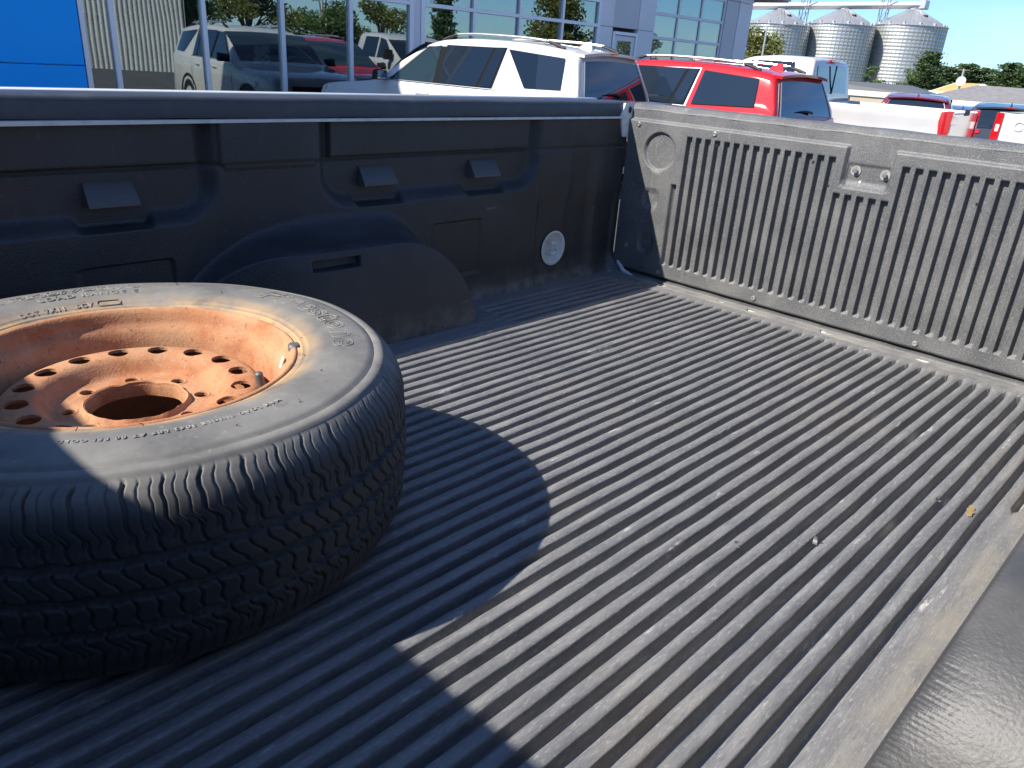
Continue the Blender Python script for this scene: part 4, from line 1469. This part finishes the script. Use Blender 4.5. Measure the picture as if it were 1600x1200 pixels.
# mullions, transoms and panes
mul = [1.90, 2.29, 3.585, 4.865, 6.15, 7.44, 7.70, 8.96, 10.22, 11.53, 12.75]
ZR = [0.12, 2.355, 2.85, 3.95, 4.95]
for x in mul:
    wd = .034 if x not in (7.44, 7.70, 12.75) else .045
    sb(MB().box(x - wd, x + wd, FY - .035, FY + .10, -.1, 4.95, .004), 'mullion', M_alu)
sb(MB().box(7.487, 7.653, FY - .015, FY + .10, -.1, 4.95, .004), 'post', M_acmlight)
for a, b in zip(mul[:-1], mul[1:]):
    if (a, b) == (7.44, 7.70): continue
    wa = .034 if a not in (7.70,) else .045
    wb = .034 if b not in (7.44, 12.75) else .045
    for z in ZR:
        sb(MB().box(a + wa, b - wb, FY - .030, FY + .08, z - .034, z + .034, .004), 'transom', M_alu)
    sb(MB().box(a + wa, b - wb, FY - .02, FY + .09, -.3, .085), 'kick_plate', M_acm)
    for z0, z1 in zip(ZR[:-1], ZR[1:]):
        sb(MB().box(a + wa, b - wb, FY + .020, FY + .032, z0 + .034, z1 - .034), 'pane', M_pane)
# service wing panels, door, bay door
def wall_panel(x0, x1, z0, z1, m=M_acmlight, d=0.0):
    sb(MB().box(x0 + .004, x1 - .004, FY - .01 + d, FY + .12, z0 + .004, z1 - .004, .005), 'panel', m)
for z0, z1 in ((-.4, 2.36), (2.36, 5.2)):
    wall_panel(12.80, 13.30, z0, z1)
    wall_panel(14.27, 14.90, z0, z1)
wall_panel(13.30, 14.27, 2.36, 5.2, M_acm, .015)
for z0, z1 in ((-.6, 1.6), (1.6, 3.34), (3.34, 5.2)):
    wall_panel(18.16, 18.80, z0, z1, M_acm, .02)
    wall_panel(18.80, 19.50, z0, z1)
wall_panel(14.90, 18.16, 3.90, 5.2)
DR = sb(MB().box(13.385, 14.185, FY + .0, FY + .05, -.2, 2.20, .005), 'service_door', M_acmlight)
for bx in ((13.31, 13.38, -.2, 2.28), (14.19, 14.26, -.2, 2.28), (13.38, 14.19, 2.21, 2.28)):
    sb(MB().box(bx[0], bx[1], FY - .035, FY + .06, bx[2], bx[3], .004), 'door_frame', M_alu, DR)
sb(MB().box(13.52, 14.06, FY - .006, FY - .001, .95, 2.09), 'door_window', M_pane, DR)
sb(MB().tube([(14.11, FY - .05, .95), (14.11, FY - .05, 1.15)], .015, 8), 'door_handle', M_steel, DR)
GR = sb(MB().box(14.93, 18.13, FY + .10, FY + .13, -.4, 3.86), 'bay_door', M_acm)
gx = [14.95, 15.98, 17.03, 18.12]
gzz = [.0, .56, 1.12, 1.68, 2.24, 2.78, 3.32, 3.86]
for x in gx: sb(MB().box(x - .03, x + .03, FY + .04, FY + .098, -.2, 3.86, .004), 'stile', M_acmlight, GR)
for z in gzz:
    for a, b in zip(gx[:-1], gx[1:]): sb(MB().box(a + .03, b - .03, FY + .045, FY + .097, z - .035, z + .035, .004), 'rail', M_acmlight, GR)
for a, b in zip(gx[:-1], gx[1:]):
    for z0, z1 in zip(gzz[1:-1], gzz[2:]):
        sb(MB().box(a + .03, b - .03, FY + .07, FY + .08, z0 + .035, z1 - .035), 'pane', M_pane, GR)
M_soffit = mat('soffit_board', (0.42, 0.36, 0.31), 0.7)
sb(MB().box(18.3, 21.2, FY - .25, FY + 12, 3.56, 3.95, .01), 'eave', M_acm)
sb(MB().box(18.35, 21.15, FY - .2, FY + 11.9, 3.53, 3.558), 'soffit', M_soffit)
lampm = MB().hull([(19.62, FY + .6, 3.30), (19.9, FY + .6, 3.30), (19.62, FY + .8, 3.30), (19.9, FY + .8, 3.30), (19.7, FY + .65, 3.44), (19.8, FY + .75, 3.44), (19.5, FY + .7, 3.42)])
sb(lampm, 'flood_lamp', M_blacktrim)

# ================================================================== TREES
def leaf_mat(name, c1, c2):
    m = mat(name, c1, 0.6, spec=0.25, col2=c2, nscale=1.3, nlo=0.35, nhi=0.65)
    b = m.node_tree.nodes['Principled BSDF']
    nt = m.node_tree
    out = nt.nodes['Material Output']
    mx = nt.nodes.new('ShaderNodeMixShader')
    tl_ = nt.nodes.new('ShaderNodeBsdfTranslucent')
    tl_.inputs['Color'].default_value = (c2[0] * 1.5, c2[1] * 1.6, c2[2], 1)
    mx.inputs['Fac'].default_value = 0.3
    nt.links.new(b.outputs[0], mx.inputs[1])
    nt.links.new(tl_.outputs[0], mx.inputs[2])
    nt.links.new(mx.outputs[0], out.inputs['Surface'])
    return m


M_leafs = [leaf_mat('leaf_olive', (0.10, 0.12, 0.03), (0.17, 0.17, 0.05)), leaf_mat('leaf_green', (0.055, 0.10, 0.03), (0.11, 0.16, 0.05)),
           leaf_mat('needle_dark', (0.045, 0.080, 0.035), (0.085, 0.125, 0.05))]
M_bark = mat('bark', (0.10, 0.075, 0.055), 0.9, col2=(0.16, 0.13, 0.10), nscale=5, bump=(18, .6, .02))


def leaf_quads(pts, sizes, rnd):
    n = len(pts)
    nrm = rnd.normal(size=(n, 3)); nrm[:, 2] += .5
    nrm /= np.linalg.norm(nrm, axis=1)[:, None]
    a = np.cross(nrm, rnd.normal(size=(n, 3))); a /= np.linalg.norm(a, axis=1)[:, None]
    b = np.cross(nrm, a)
    s = sizes[:, None]
    v = np.stack([pts - a * s, pts - b * s * .5, pts + a * s, pts + b * s * .5], 1).reshape(-1, 3)
    f = [(4 * i, 4 * i + 1, 4 * i + 2, 4 * i + 3) for i in range(n)]
    return v, f


def make_tree(kind, seed, m):
    """unit tree 1 m high: returns trunk mesh and crown mesh"""
    rnd = np.random.RandomState(seed)
    tm = MB()
    if kind == 'leafy':
        tm.tube([(0, 0, -.02), (.004, .003, .15), (-.006, .004, .32), (.004, -.004, .55), (0, 0, .8)], [.030, .024, .019, .012, .003], 8)
        cl = []
        for k in range(30):
            a = rnd.uniform(0, 6.28); h = rnd.uniform(.26, .93)
            rr = .34 * math.sin(PI * min(1, (h - .12) / .86)) ** .7 * rnd.uniform(.25, 1)
            c = np.array([rr * math.cos(a), rr * math.sin(a), h])
            cl.append((c, rnd.uniform(.07, .125)))
            tm.tube([(0, 0, h * .62), tuple(c * np.array([.5, .5, 1]) - [0, 0, .07]), tuple(c)], [.009, .006, .002], 5)
        P_ = []
        for c, r_ in cl:
            n = int(190 * (r_ / .1) ** 2)
            d = rnd.normal(size=(n, 3)); d /= np.linalg.norm(d, axis=1)[:, None]
            P_.append(c + d * (r_ * rnd.uniform(.35, 1.08, n) ** .6)[:, None] * np.array([1, 1, .8]))
        P_ = np.concatenate(P_)
        v, f = leaf_quads(P_, rnd.uniform(.010, .021, len(P_)), rnd)
    else:
        tm.tube([(0, 0, -.02), (.003, 0, .3), (0, .003, .65), (0, 0, .98)], [.022, .016, .009, .002], 8)
        P_ = []
        for k in range(70):
            h = .10 + .88 * (k / 70) + rnd.uniform(-.01, .01)
            L_ = (.25 * (1 - h) ** .8 + .02) * rnd.uniform(.6, 1.15)
            a = k * 2.4 + rnd.uniform(-.3, .3)
            n = int(50 + 260 * L_)
            t = rnd.uniform(.08, 1, n) ** .75
            wv = (.025 + .06 * (1 - t)) * rnd.normal(size=n) * .8
            base = np.array([math.cos(a), math.sin(a)])
            P_.append(np.stack([base[0] * t * L_ - base[1] * wv, base[1] * t * L_ + base[0] * wv, h - .10 * t * L_ + .05 * t * t * L_ + rnd.normal(size=n) * .010 - .012 * (1 - t)], 1))
            tm.tube([(0, 0, h), (base[0] * L_ * .9, base[1] * L_ * .9, h - .06 * L_)], [.005, .0012], 4)
        P_ = np.concatenate(P_)
        v, f = leaf_quads(P_, rnd.uniform(.010, .022, len(P_)), rnd)
    return tm.mesh('trunk', M_bark), mkmesh('crown', v, f, m, False)


TM = {('leafy', 0): make_tree('leafy', 1, M_leafs[0]), ('leafy', 1): make_tree('leafy', 2, M_leafs[1]), ('leafy', 2): make_tree('leafy', 5, M_leafs[0]),
      ('conifer', 0): make_tree('conifer', 3, M_leafs[2]), ('conifer', 1): make_tree('conifer', 8, M_leafs[2])}


def tree(name, label, key, x, y, h, wide=1.0, rz=0.0, group='trees beyond the lot', zoff=0.0):
    t = thing(name, label, 'tree', (x, y, gz(x, y) + zoff), rz, group)
    t.scale = (h * wide, h * wide, h)
    a, b = TM[key]
    link('trunk', a, None, t); link('crown', b, None, t)
    return t


for (n_, lab, key, x, y, h, w_) in (
        ('leafy_tree', 'round olive green tree beside the showroom corner, in front of the left bin', ('leafy', 0), 61.5, 32.6, 9.6, 1.1),
        ('leafy_tree', 'low spreading tree in front of the foot of the middle bin, larger one', ('leafy', 2), 62.0, 27.2, 6.9, 1.5),
        ('leafy_tree', 'low bushy tree right of the spreading tree below the middle bin', ('leafy', 1), 63.0, 24.6, 6.0, 1.4),
        ('leafy_tree', 'small tree just left of the spreading tree below the left bin', ('leafy', 0), 66.0, 31.6, 6.2, 1.3),
        ('leafy_tree', 'broad green tree at the left foot of the right bin', ('leafy', 1), 92.0, 33.8, 8.0, 1.15),
        ('leafy_tree', 'dense green tree before the middle of the right bin', ('leafy', 1), 90.0, 30.6, 7.9, 1.25),
        ('pine_tree', 'tall dark pine before the right edge of the right bin', ('conifer', 0), 91.5, 28.6, 9.6, 1.5),
        ('pine_tree', 'pine just right of the right bin, leftmost of the pines against the sky', ('conifer', 1), 103.0, 30.1, 8.4, 2.1),
        ('pine_tree', 'pine standing behind the lamp pole above the orange roof', ('conifer', 0), 105.0, 28.6, 8.9, 1.9),
        ('pine_tree', 'pine above the green gabled house, between two gaps of sky', ('conifer', 1), 106.0, 27.0, 8.5, 2.1),
        ('pine_tree', 'smaller pine left of the tall pine at the right edge', ('conifer', 0), 106.0, 25.4, 7.8, 2.2),
        ('pine_tree', 'tall pine above the long grey roof near the right edge', ('conifer', 1), 97.5, 22.3, 9.0, 1.9),
        ('pine_tree', 'pine cut by the right edge of the picture', ('conifer', 0), 96.0, 20.0, 8.6, 2.2),
        ('leafy_tree', 'yellowish tree behind the canopy roof, right of the right bin', ('leafy', 2), 80.0, 24.4, 5.6, 1.3),
        ('leafy_tree', 'green tree filling the gap behind the two middle pines', ('leafy', 1), 112.0, 26.4, 6.6, 2.0),
        ('leafy_tree', 'green tree low between the right hand pines', ('leafy', 1), 110.0, 23.6, 6.2, 2.2),
        ('leafy_tree', 'low green tree behind the leftmost sky-line pine', ('leafy', 1), 112.0, 31.2, 6.4, 2.0),
        ('leafy_tree', 'dark bush under the canopy roof', ('leafy', 1), 49.0, 16.4, 2.7, 1.5)):
    tree(n_, lab, key, x, y, h, w_, x * 1.7)
# trees across the lot that show mirrored in the showroom glass
for i, (lab, key, x, y, h, w_) in enumerate((
        ('olive tree mirrored in the third showroom pane', ('leafy', 0), 25.5, -30.0, 8.0, 1.2),
        ('green tree mirrored next to the white metal building', ('leafy', 1), 21.9, -31.0, 7.4, 1.0),
        ('green tree mirrored in the fourth showroom pane', ('leafy', 1), 32.0, -31.0, 8.5, 1.1),
        ('olive tree mirrored in the fifth showroom pane', ('leafy', 2), 36.5, -30.0, 7.6, 1.15),
        ('pine mirrored beside the showroom post', ('conifer', 0), 41.0, -28.0, 9.0, 1.1),
        ('large olive tree mirrored in the right hand showroom panes', ('leafy', 0), 54.0, -28.0, 11.5, 1.15),
        ('green tree mirrored low in the right hand panes', ('leafy', 2), 47.5, -34.0, 6.5, 1.3),
        ('olive tree mirrored in the service door window', ('leafy', 0), 64.0, -26.0, 9.0, 1.3))):
    tree('pine_tree' if key[0] == 'conifer' else 'leafy_tree', lab, key, x, y, h, w_, i * 1.3, 'trees mirrored in the showroom')

# ================================================================== CARS AND SHED SEEN IN THE GLASS
for cxy, hd, pm, lab, L_, H in (
        ((3.75, 13.5), (0.72, -0.69), M_slate, 'slate blue SUV inside the showroom behind the leftmost panes', 5.0, 1.80),
        ((7.2, 14.0), (0.80, -0.60), M_red, 'red SUV inside the showroom, seen through the middle panes', 4.7, 1.66),
        ((19.6, -6.5), (-0.5, 0.86), M_lav, 'pale silver SUV across the lot, mirrored above the white SUV bonnet', 4.8, 1.72)):
    r_ = place('showroom_suv' if cxy[1] > 10 else 'parked_suv', lab, 'suv', (L_ / 2, 0), hd, L_, 1.95, cxy, 'cars around the showroom glass')
    suv(r_, pm, L_, H, 1.95, floating=False, rails=True, stickers=True)
M_corr = mat('white_corrugated_metal', (0.62, 0.60, 0.54), 0.45, metal=0.15, col2=(0.55, 0.53, 0.48), nscale=0.8)
MS = thing('metal_shed', 'white corrugated metal building across the lot, mirrored in the left panes', 'building', (12, -34, gz(12, -34)))
rows = []
for i in range(0, 241):
    x = 4 + 16.4 * i / 240
    d = (.0, .05, .05, .0)[i % 4]
    rows.append([(x, -28 + d, -1.2), (x, -28 + d, 5.6)])
MB().add([p for r_ in rows for p in r_], gridfaces(241, 2, flip=True)).build('front_wall', M_corr, MS, wc=True, smooth=False)
MB().box(20.35, 20.45, -40, -28, -1.2, 5.6).build('side_wall', M_corr, MS, wc=True, smooth=False)
MB().box(3.9, 4.0, -40, -28, -1.2, 5.6).build('side_wall', M_corr, MS, wc=True, smooth=False)
MB().hull([(3.7, -27.7, 5.6), (20.7, -27.7, 5.6), (3.7, -40.3, 5.6), (20.7, -40.3, 5.6), (3.7, -34, 7.0), (20.7, -34, 7.0)]).build('roof', M_corr, MS, wc=True, smooth=False)

# ================================================================== GRAIN BINS
M_galv = mat('galvanised_sheet', (0.46, 0.47, 0.46), 0.42, metal=0.7, col2=(0.48, 0.49, 0.49), nscale=0.7, nlo=0.35, nhi=0.7)
M_galv2 = mat('galvanised_roof', (0.40, 0.41, 0.42), 0.5, metal=0.6, col2=(0.34, 0.35, 0.36), nscale=0.5)


def bin_(label, cx, cy, rad_, ze, zt_):
    zb = gz(cx, cy)
    t = thing('grain_bin', label, 'grain bin', (cx, cy, zb), 0.0, 'grain bins behind the lot')
    H_ = ze - zb
    nr = 13
    n = 96
    rm = []
    for j in range(4):
        pass
    hr = H_ / nr
    prof_ = []
    for q in range(9):
        u = q / 8
        prof_.append((rad_ + .045 * math.sin(u * PI * 4) + .03 * (1 - u), u * hr))
    prof_.append((rad_ - .02, hr))
    rme = MB().lathe(prof_, n).mesh('wall_ring', M_galv, True, 60)
    for j in range(nr):
        o = link('wall_ring', rme, None, t)
        o.location = (0, 0, j * hr)
    st = MB()
    for k in range(56):
        a = 2 * PI * k / 56
        st.box(rad_ + .03, rad_ + .085, -.05, .05, 0, H_ * .995, 0, Matrix.Rotation(a, 4, 'Z'))
    tag(st.build('stiffeners', M_galv, t, smooth=False), kind='stuff')
    rh = zt_ - ze
    nseg = 48
    rp = MB()
    v = []
    for k in range(nseg * 2):
        a = PI * k / nseg
        up = .06 if k % 2 == 0 else 0
        v += [((rad_ + .25) * math.cos(a), (rad_ + .25) * math.sin(a), H_ - .05 + up * .6), (.9 * math.cos(a), .9 * math.sin(a), H_ + rh * .92 + up)]
    rp.add(v, gridfaces(nseg * 2, 2, wrap_u=True))
    RO = rp.build('roof', M_galv2, t, smooth=False)
    MB().lathe([(.95, H_ + rh * .90), (.95, H_ + rh * .98), (.5, H_ + rh * 1.02), (0, H_ + rh * 1.02)], 20).build('roof_cap', M_galv2, RO)
    for k in range(14):
        a = 2 * PI * k / 14 + .15
        MB().box(-.22, .22, -.22, .22, 0, .45, .05, Matrix.Translation(((rad_ - .35) * math.cos(a), (rad_ - .35) * math.sin(a), H_ + .05))).build('roof_vent', M_galv2, RO)
    a = R(215)
    lad = MB()
    for dx in (-.25, .25):
        lad.tube([(rad_ * .98 * math.cos(a) - dx * math.sin(a), rad_ * .98 * math.sin(a) + dx * math.cos(a), H_ + .15), (1.2 * math.cos(a) - dx * math.sin(a), 1.2 * math.sin(a) + dx * math.cos(a), H_ + rh * .9 + .1)], .07, 5)
    lad.build('roof_ladder', M_galv, RO)
    hb_ = R(240)
    MB().box(-.35, .35, -.35, .35, 0, .4, .05, Matrix.Translation((rad_ * .5 * math.cos(hb_), rad_ * .5 * math.sin(hb_), H_ + rh * .48))).build('roof_hatch', M_blacktrim, RO)


bin_('corrugated metal grain bin with cone roof, rightmost of the three', 162.2, 56.6, 6.35, 11.2, 14.35)
bin_('corrugated metal grain bin with cone roof, middle of the three', 153.6, 66.0, 6.0, 10.6, 13.55)
bin_('corrugated metal grain bin with cone roof, leftmost, partly behind the showroom corner', 145.7, 74.6, 5.7, 9.9, 12.75)
CV = thing('conveyor', 'white overhead grain conveyor running across the tops of the bins', 'conveyor', (153.6, 66.0, gz(153, 66)))
pa, pb = Vector((163.4, 55.6, 14.95)), Vector((139.5, 81.2, 12.55))
MB().tube([pa, pb], .62, 4).build('trunking', M_white, CV, wc=True, smooth=False)
MB().box(-1.0, 1.0, -.7, .7, -.7, .8, .1, Matrix.Translation(pa)).build('drive_head', M_galv, CV, wc=True)
for t in (.20, .62, .95):
    p = pa.lerp(pb, t)
    zb = gz(p.x, p.y)
    tw = MB()
    off = Vector((2.2, -1.6, 0)) * 0
    for dx in (-.6, .6):
        for dy in (-.6, .6):
            tw.tube([(p.x + dx, p.y + dy, zb), (p.x + dx, p.y + dy, p.z + 3.0)], .09, 4)
    nb = 11
    for k in range(nb):
        z0 = zb + (p.z + 3 - zb) * k / nb; z1 = zb + (p.z + 3 - zb) * (k + 1) / nb
        s_ = 1 if k % 2 else -1
        for dy in (-.6, .6): tw.tube([(p.x - .6 * s_, p.y + dy, z0), (p.x + .6 * s_, p.y + dy, z1)], .06, 4)
        for dx in (-.6, .6): tw.tube([(p.x + dx, p.y - .6 * s_, z0), (p.x + dx, p.y + .6 * s_, z1)], .06, 4)
    tw.build('support_tower', M_galv, CV, wc=True, smooth=False)
for bx, by, bz in ((162.2, 56.6, 14.2), (153.6, 66.0, 13.4), (145.7, 74.6, 12.6)):
    MB().tube([(bx, by, bz - .3), (bx, by, bz + .9)], .3, 8).build('spout', M_galv, CV, wc=True)

# ================================================================== HOUSES AND CANOPY DOWN THE SLOPE
M_roofgrey = mat('grey_shingles', (0.16, 0.155, 0.155), 0.9, col2=(0.21, 0.2, 0.2), nscale=3, bump=(12, .4, .02))
M_orange = mat('orange_roof_sheathing', (0.60, 0.33, 0.12), 0.8, col2=(0.50, 0.24, 0.08), nscale=0.9)
M_green = mat('sage_siding', (0.38, 0.42, 0.30), 0.8)
M_cream = mat('cream_trim', (0.72, 0.66, 0.52), 0.7)
M_tan = mat('tan_stucco', (0.50, 0.42, 0.33), 0.9, col2=(0.45, 0.37, 0.29), nscale=1.5)
M_darkroof = mat('dark_canopy_roof', (0.10, 0.105, 0.11), 0.5)
M_hwin = glass_mat('house_window', (0.05, 0.06, 0.07), 0.05)


def house(name, label, x, y, rz, wx_, dy, ze, zr, wallm, roofm, trimm, zb=None):
    zb = gz(x, y) if zb is None else zb
    t = thing(name, label, 'house', (x, y, zb), rz)
    e, r_ = ze - zb, zr - zb
    v = [(-wx_, -dy, -1), (wx_, -dy, -1), (wx_, dy, -1), (-wx_, dy, -1), (-wx_, -dy, e), (wx_, -dy, e), (wx_, dy, e), (-wx_, dy, e), (0, -dy, r_), (0, dy, r_)]
    MB().add(v, [(0, 1, 5, 8, 4), (2, 3, 7, 9, 6), (1, 2, 6, 5), (3, 0, 4, 7)]).build('wall', wallm, t, smooth=False)
    o_ = .5
    sl = (r_ - e) / wx_
    rf = MB()
    for sg in (-1, 1):
        a = [(sg * (wx_ + o_), -dy - o_, e - sl * o_), (sg * (wx_ + o_), dy + o_, e - sl * o_), (0, dy + o_, r_ + .0), (0, -dy - o_, r_ + .0)]
        rf.hull(a + [(p[0], p[1], p[2] + .16) for p in a])
    rf.build('roof', roofm, t, smooth=False)
    for sg in (-1, 1):
        for fy in (-dy - o_ - .03, dy + o_ + .03):
            MB().tube([(sg * (wx_ + o_), fy, e - sl * o_ + .07), (0, fy, r_ + .07)], .11, 4).build('verge_board', trimm, t, smooth=False)
    for fx in (-.45, .45):
        W_ = MB().box(fx * wx_ - .5, fx * wx_ + .5, -dy - .04, -dy - .01, e * .35, e * .72).build('window', M_hwin, t, smooth=False)
        MB().box(fx * wx_ - .58, fx * wx_ + .58, -dy - .06, -dy - .03, e * .30, e * .34).build('sill', trimm, W_, smooth=False)
    return t


house('house', 'house with bare orange roof boards between the trees', 74.0, 19.4, R(-62), 3.0, 4.0, .45, 1.75, M_cream, M_orange, M_cream)
house('house', 'small sage green gabled house below the orange roof', 64.0, 16.4, R(-72), 1.9, 3.0, .25, 1.25, M_green, M_roofgrey, M_cream)
house('house', 'grey gable end just left of the orange roofed house', 66.0, 18.4, R(-50), 1.6, 3.0, .2, 1.0, M_roofgrey, M_cream, M_cream)
# long low house at the right edge
LH = thing('house', 'long low house with grey hipped roof and white posts at the right edge', 'house', (60.0, 9.5, gz(60, 9.5)), R(-72))
zb = gz(60, 9.5)
MB().box(-7.5, 7.5, 0, 6, -1, 3.4 ).build('wall', M_tan, LH, smooth=False)
zr_ = .78 - zb
MB().hull([(-8.2, -1.2, zr_), (8.2, -1.2, zr_), (8.2, 6.6, zr_), (-8.2, 6.6, zr_), (-5.2, 2.6, zr_ + 1.0), (5.2, 2.6, zr_ + 1.0)]).build('roof', M_roofgrey, LH, smooth=False)
MB().box(-8.25, 8.25, -1.28, -1.18, zr_ - .30, zr_ - .003).build('fascia', M_cream, LH, smooth=False)
for px_ in lin(-7.5, 7.5, 8):
    MB().box(px_ - .09, px_ + .09, -1.1, -.92, -1, zr_ - .01).build('post', M_cream, LH, smooth=False)
for px_ in (-5, -1.5, 2, 5.5):
    MB().box(px_ - .7, px_ + .7, -.05, -.01, 1.2, 2.6).build('window', M_hwin, LH, smooth=False)
# canopy over a tan building
CN = thing('canopy', 'flat dark canopy roof with cream fascia in front of a tan wall', 'canopy', (46, 16.5, gz(46, 16.5)), R(-70))
zc = 1.05 - gz(46, 16.5)
MB().hull([(-4.6, -2.0, zc + .0), (3.3, -2.6, zc - .02), (3.8, 2.5, zc), (-4.6, 2.5, zc), (-4.4, -1.7, zc + .45), (1.2, -1.6, zc + .40), (2.0, 2.0, zc + .42), (-4.4, 2.0, zc + .45)]).build('roof', M_darkroof, CN, smooth=False)
MB().box(-4.75, 2.6, -2.78, -2.66, zc - .26, zc + .02).build('fascia', M_cream, CN, smooth=False)
for px_ in (-4.2, -1.2, 1.6):
    MB().box(px_ - .1, px_ + .1, -1.6, -1.4, -1, zc).build('post', M_cream, CN, smooth=False)
TB = thing('tan_building', 'plain tan stucco building under the canopy', 'building', (57, 21.0, gz(57, 21)), R(-70))
MB().box(-5.5, 4.2, -2, 4, -1, .72 - gz(57, 21)).build('wall', M_tan, TB, smooth=False)
MB().box(-5.7, 4.4, -2.2, 4.2, .72 - gz(57, 21), .92 - gz(57, 21)).build('roof', M_roofgrey, TB, smooth=False)
for px_ in (-3.5, -.5, 2.4):
    MB().box(px_ - .6, px_ + .6, -2.05, -2.01, 1.4, 2.5).build('window', M_hwin, TB, smooth=False)

# poles
def pole(name, label, cat, x, y, z1, r_, head):
    zb = gz(x, y)
    t = thing(name, label, cat, (x, y, zb))
    MB().tube([(0, 0, -.1), (0, 0, z1 - zb)], [r_, r_ * .7], 10).build('pole', M_galv, t)
    head(t, z1 - zb)
    return t


pole('street_lamp', 'thin grey lamp post standing before the left grain bin', 'lamp post', 55.0, 28.6, 4.75, .09,
     lambda t, h: (MB().tube([(0, 0, h), (.6, -.9, h + .12)], .04, 6).build('arm', M_galv, t),
                   MB().box(-.25, .25, -.16, .16, -.06, .06, .03, Matrix.Translation((.75, -1.15, h + .12)) @ Matrix.Rotation(R(-57), 4, 'Z')).build('lamp_head', M_darkroof, t)))
pole('utility_pole', 'white pole with a round dish above the orange roof', 'pole', 69.5, 18.8, 2.9, .12,
     lambda t, h: (MB().lathe([(0, -.05), (.2, -.03), (.34, .06), (.36, .08), (.2, .0), (0, -.02)], 20, Matrix.Translation((-.3, -.1, h - .9)) @ Matrix.Rotation(R(-80), 4, 'Y')).build('dish', M_white, t),
                   MB().box(-.05, .05, -.45, .45, h - .12, h - .04).build('cross_arm', M_bark, t)))
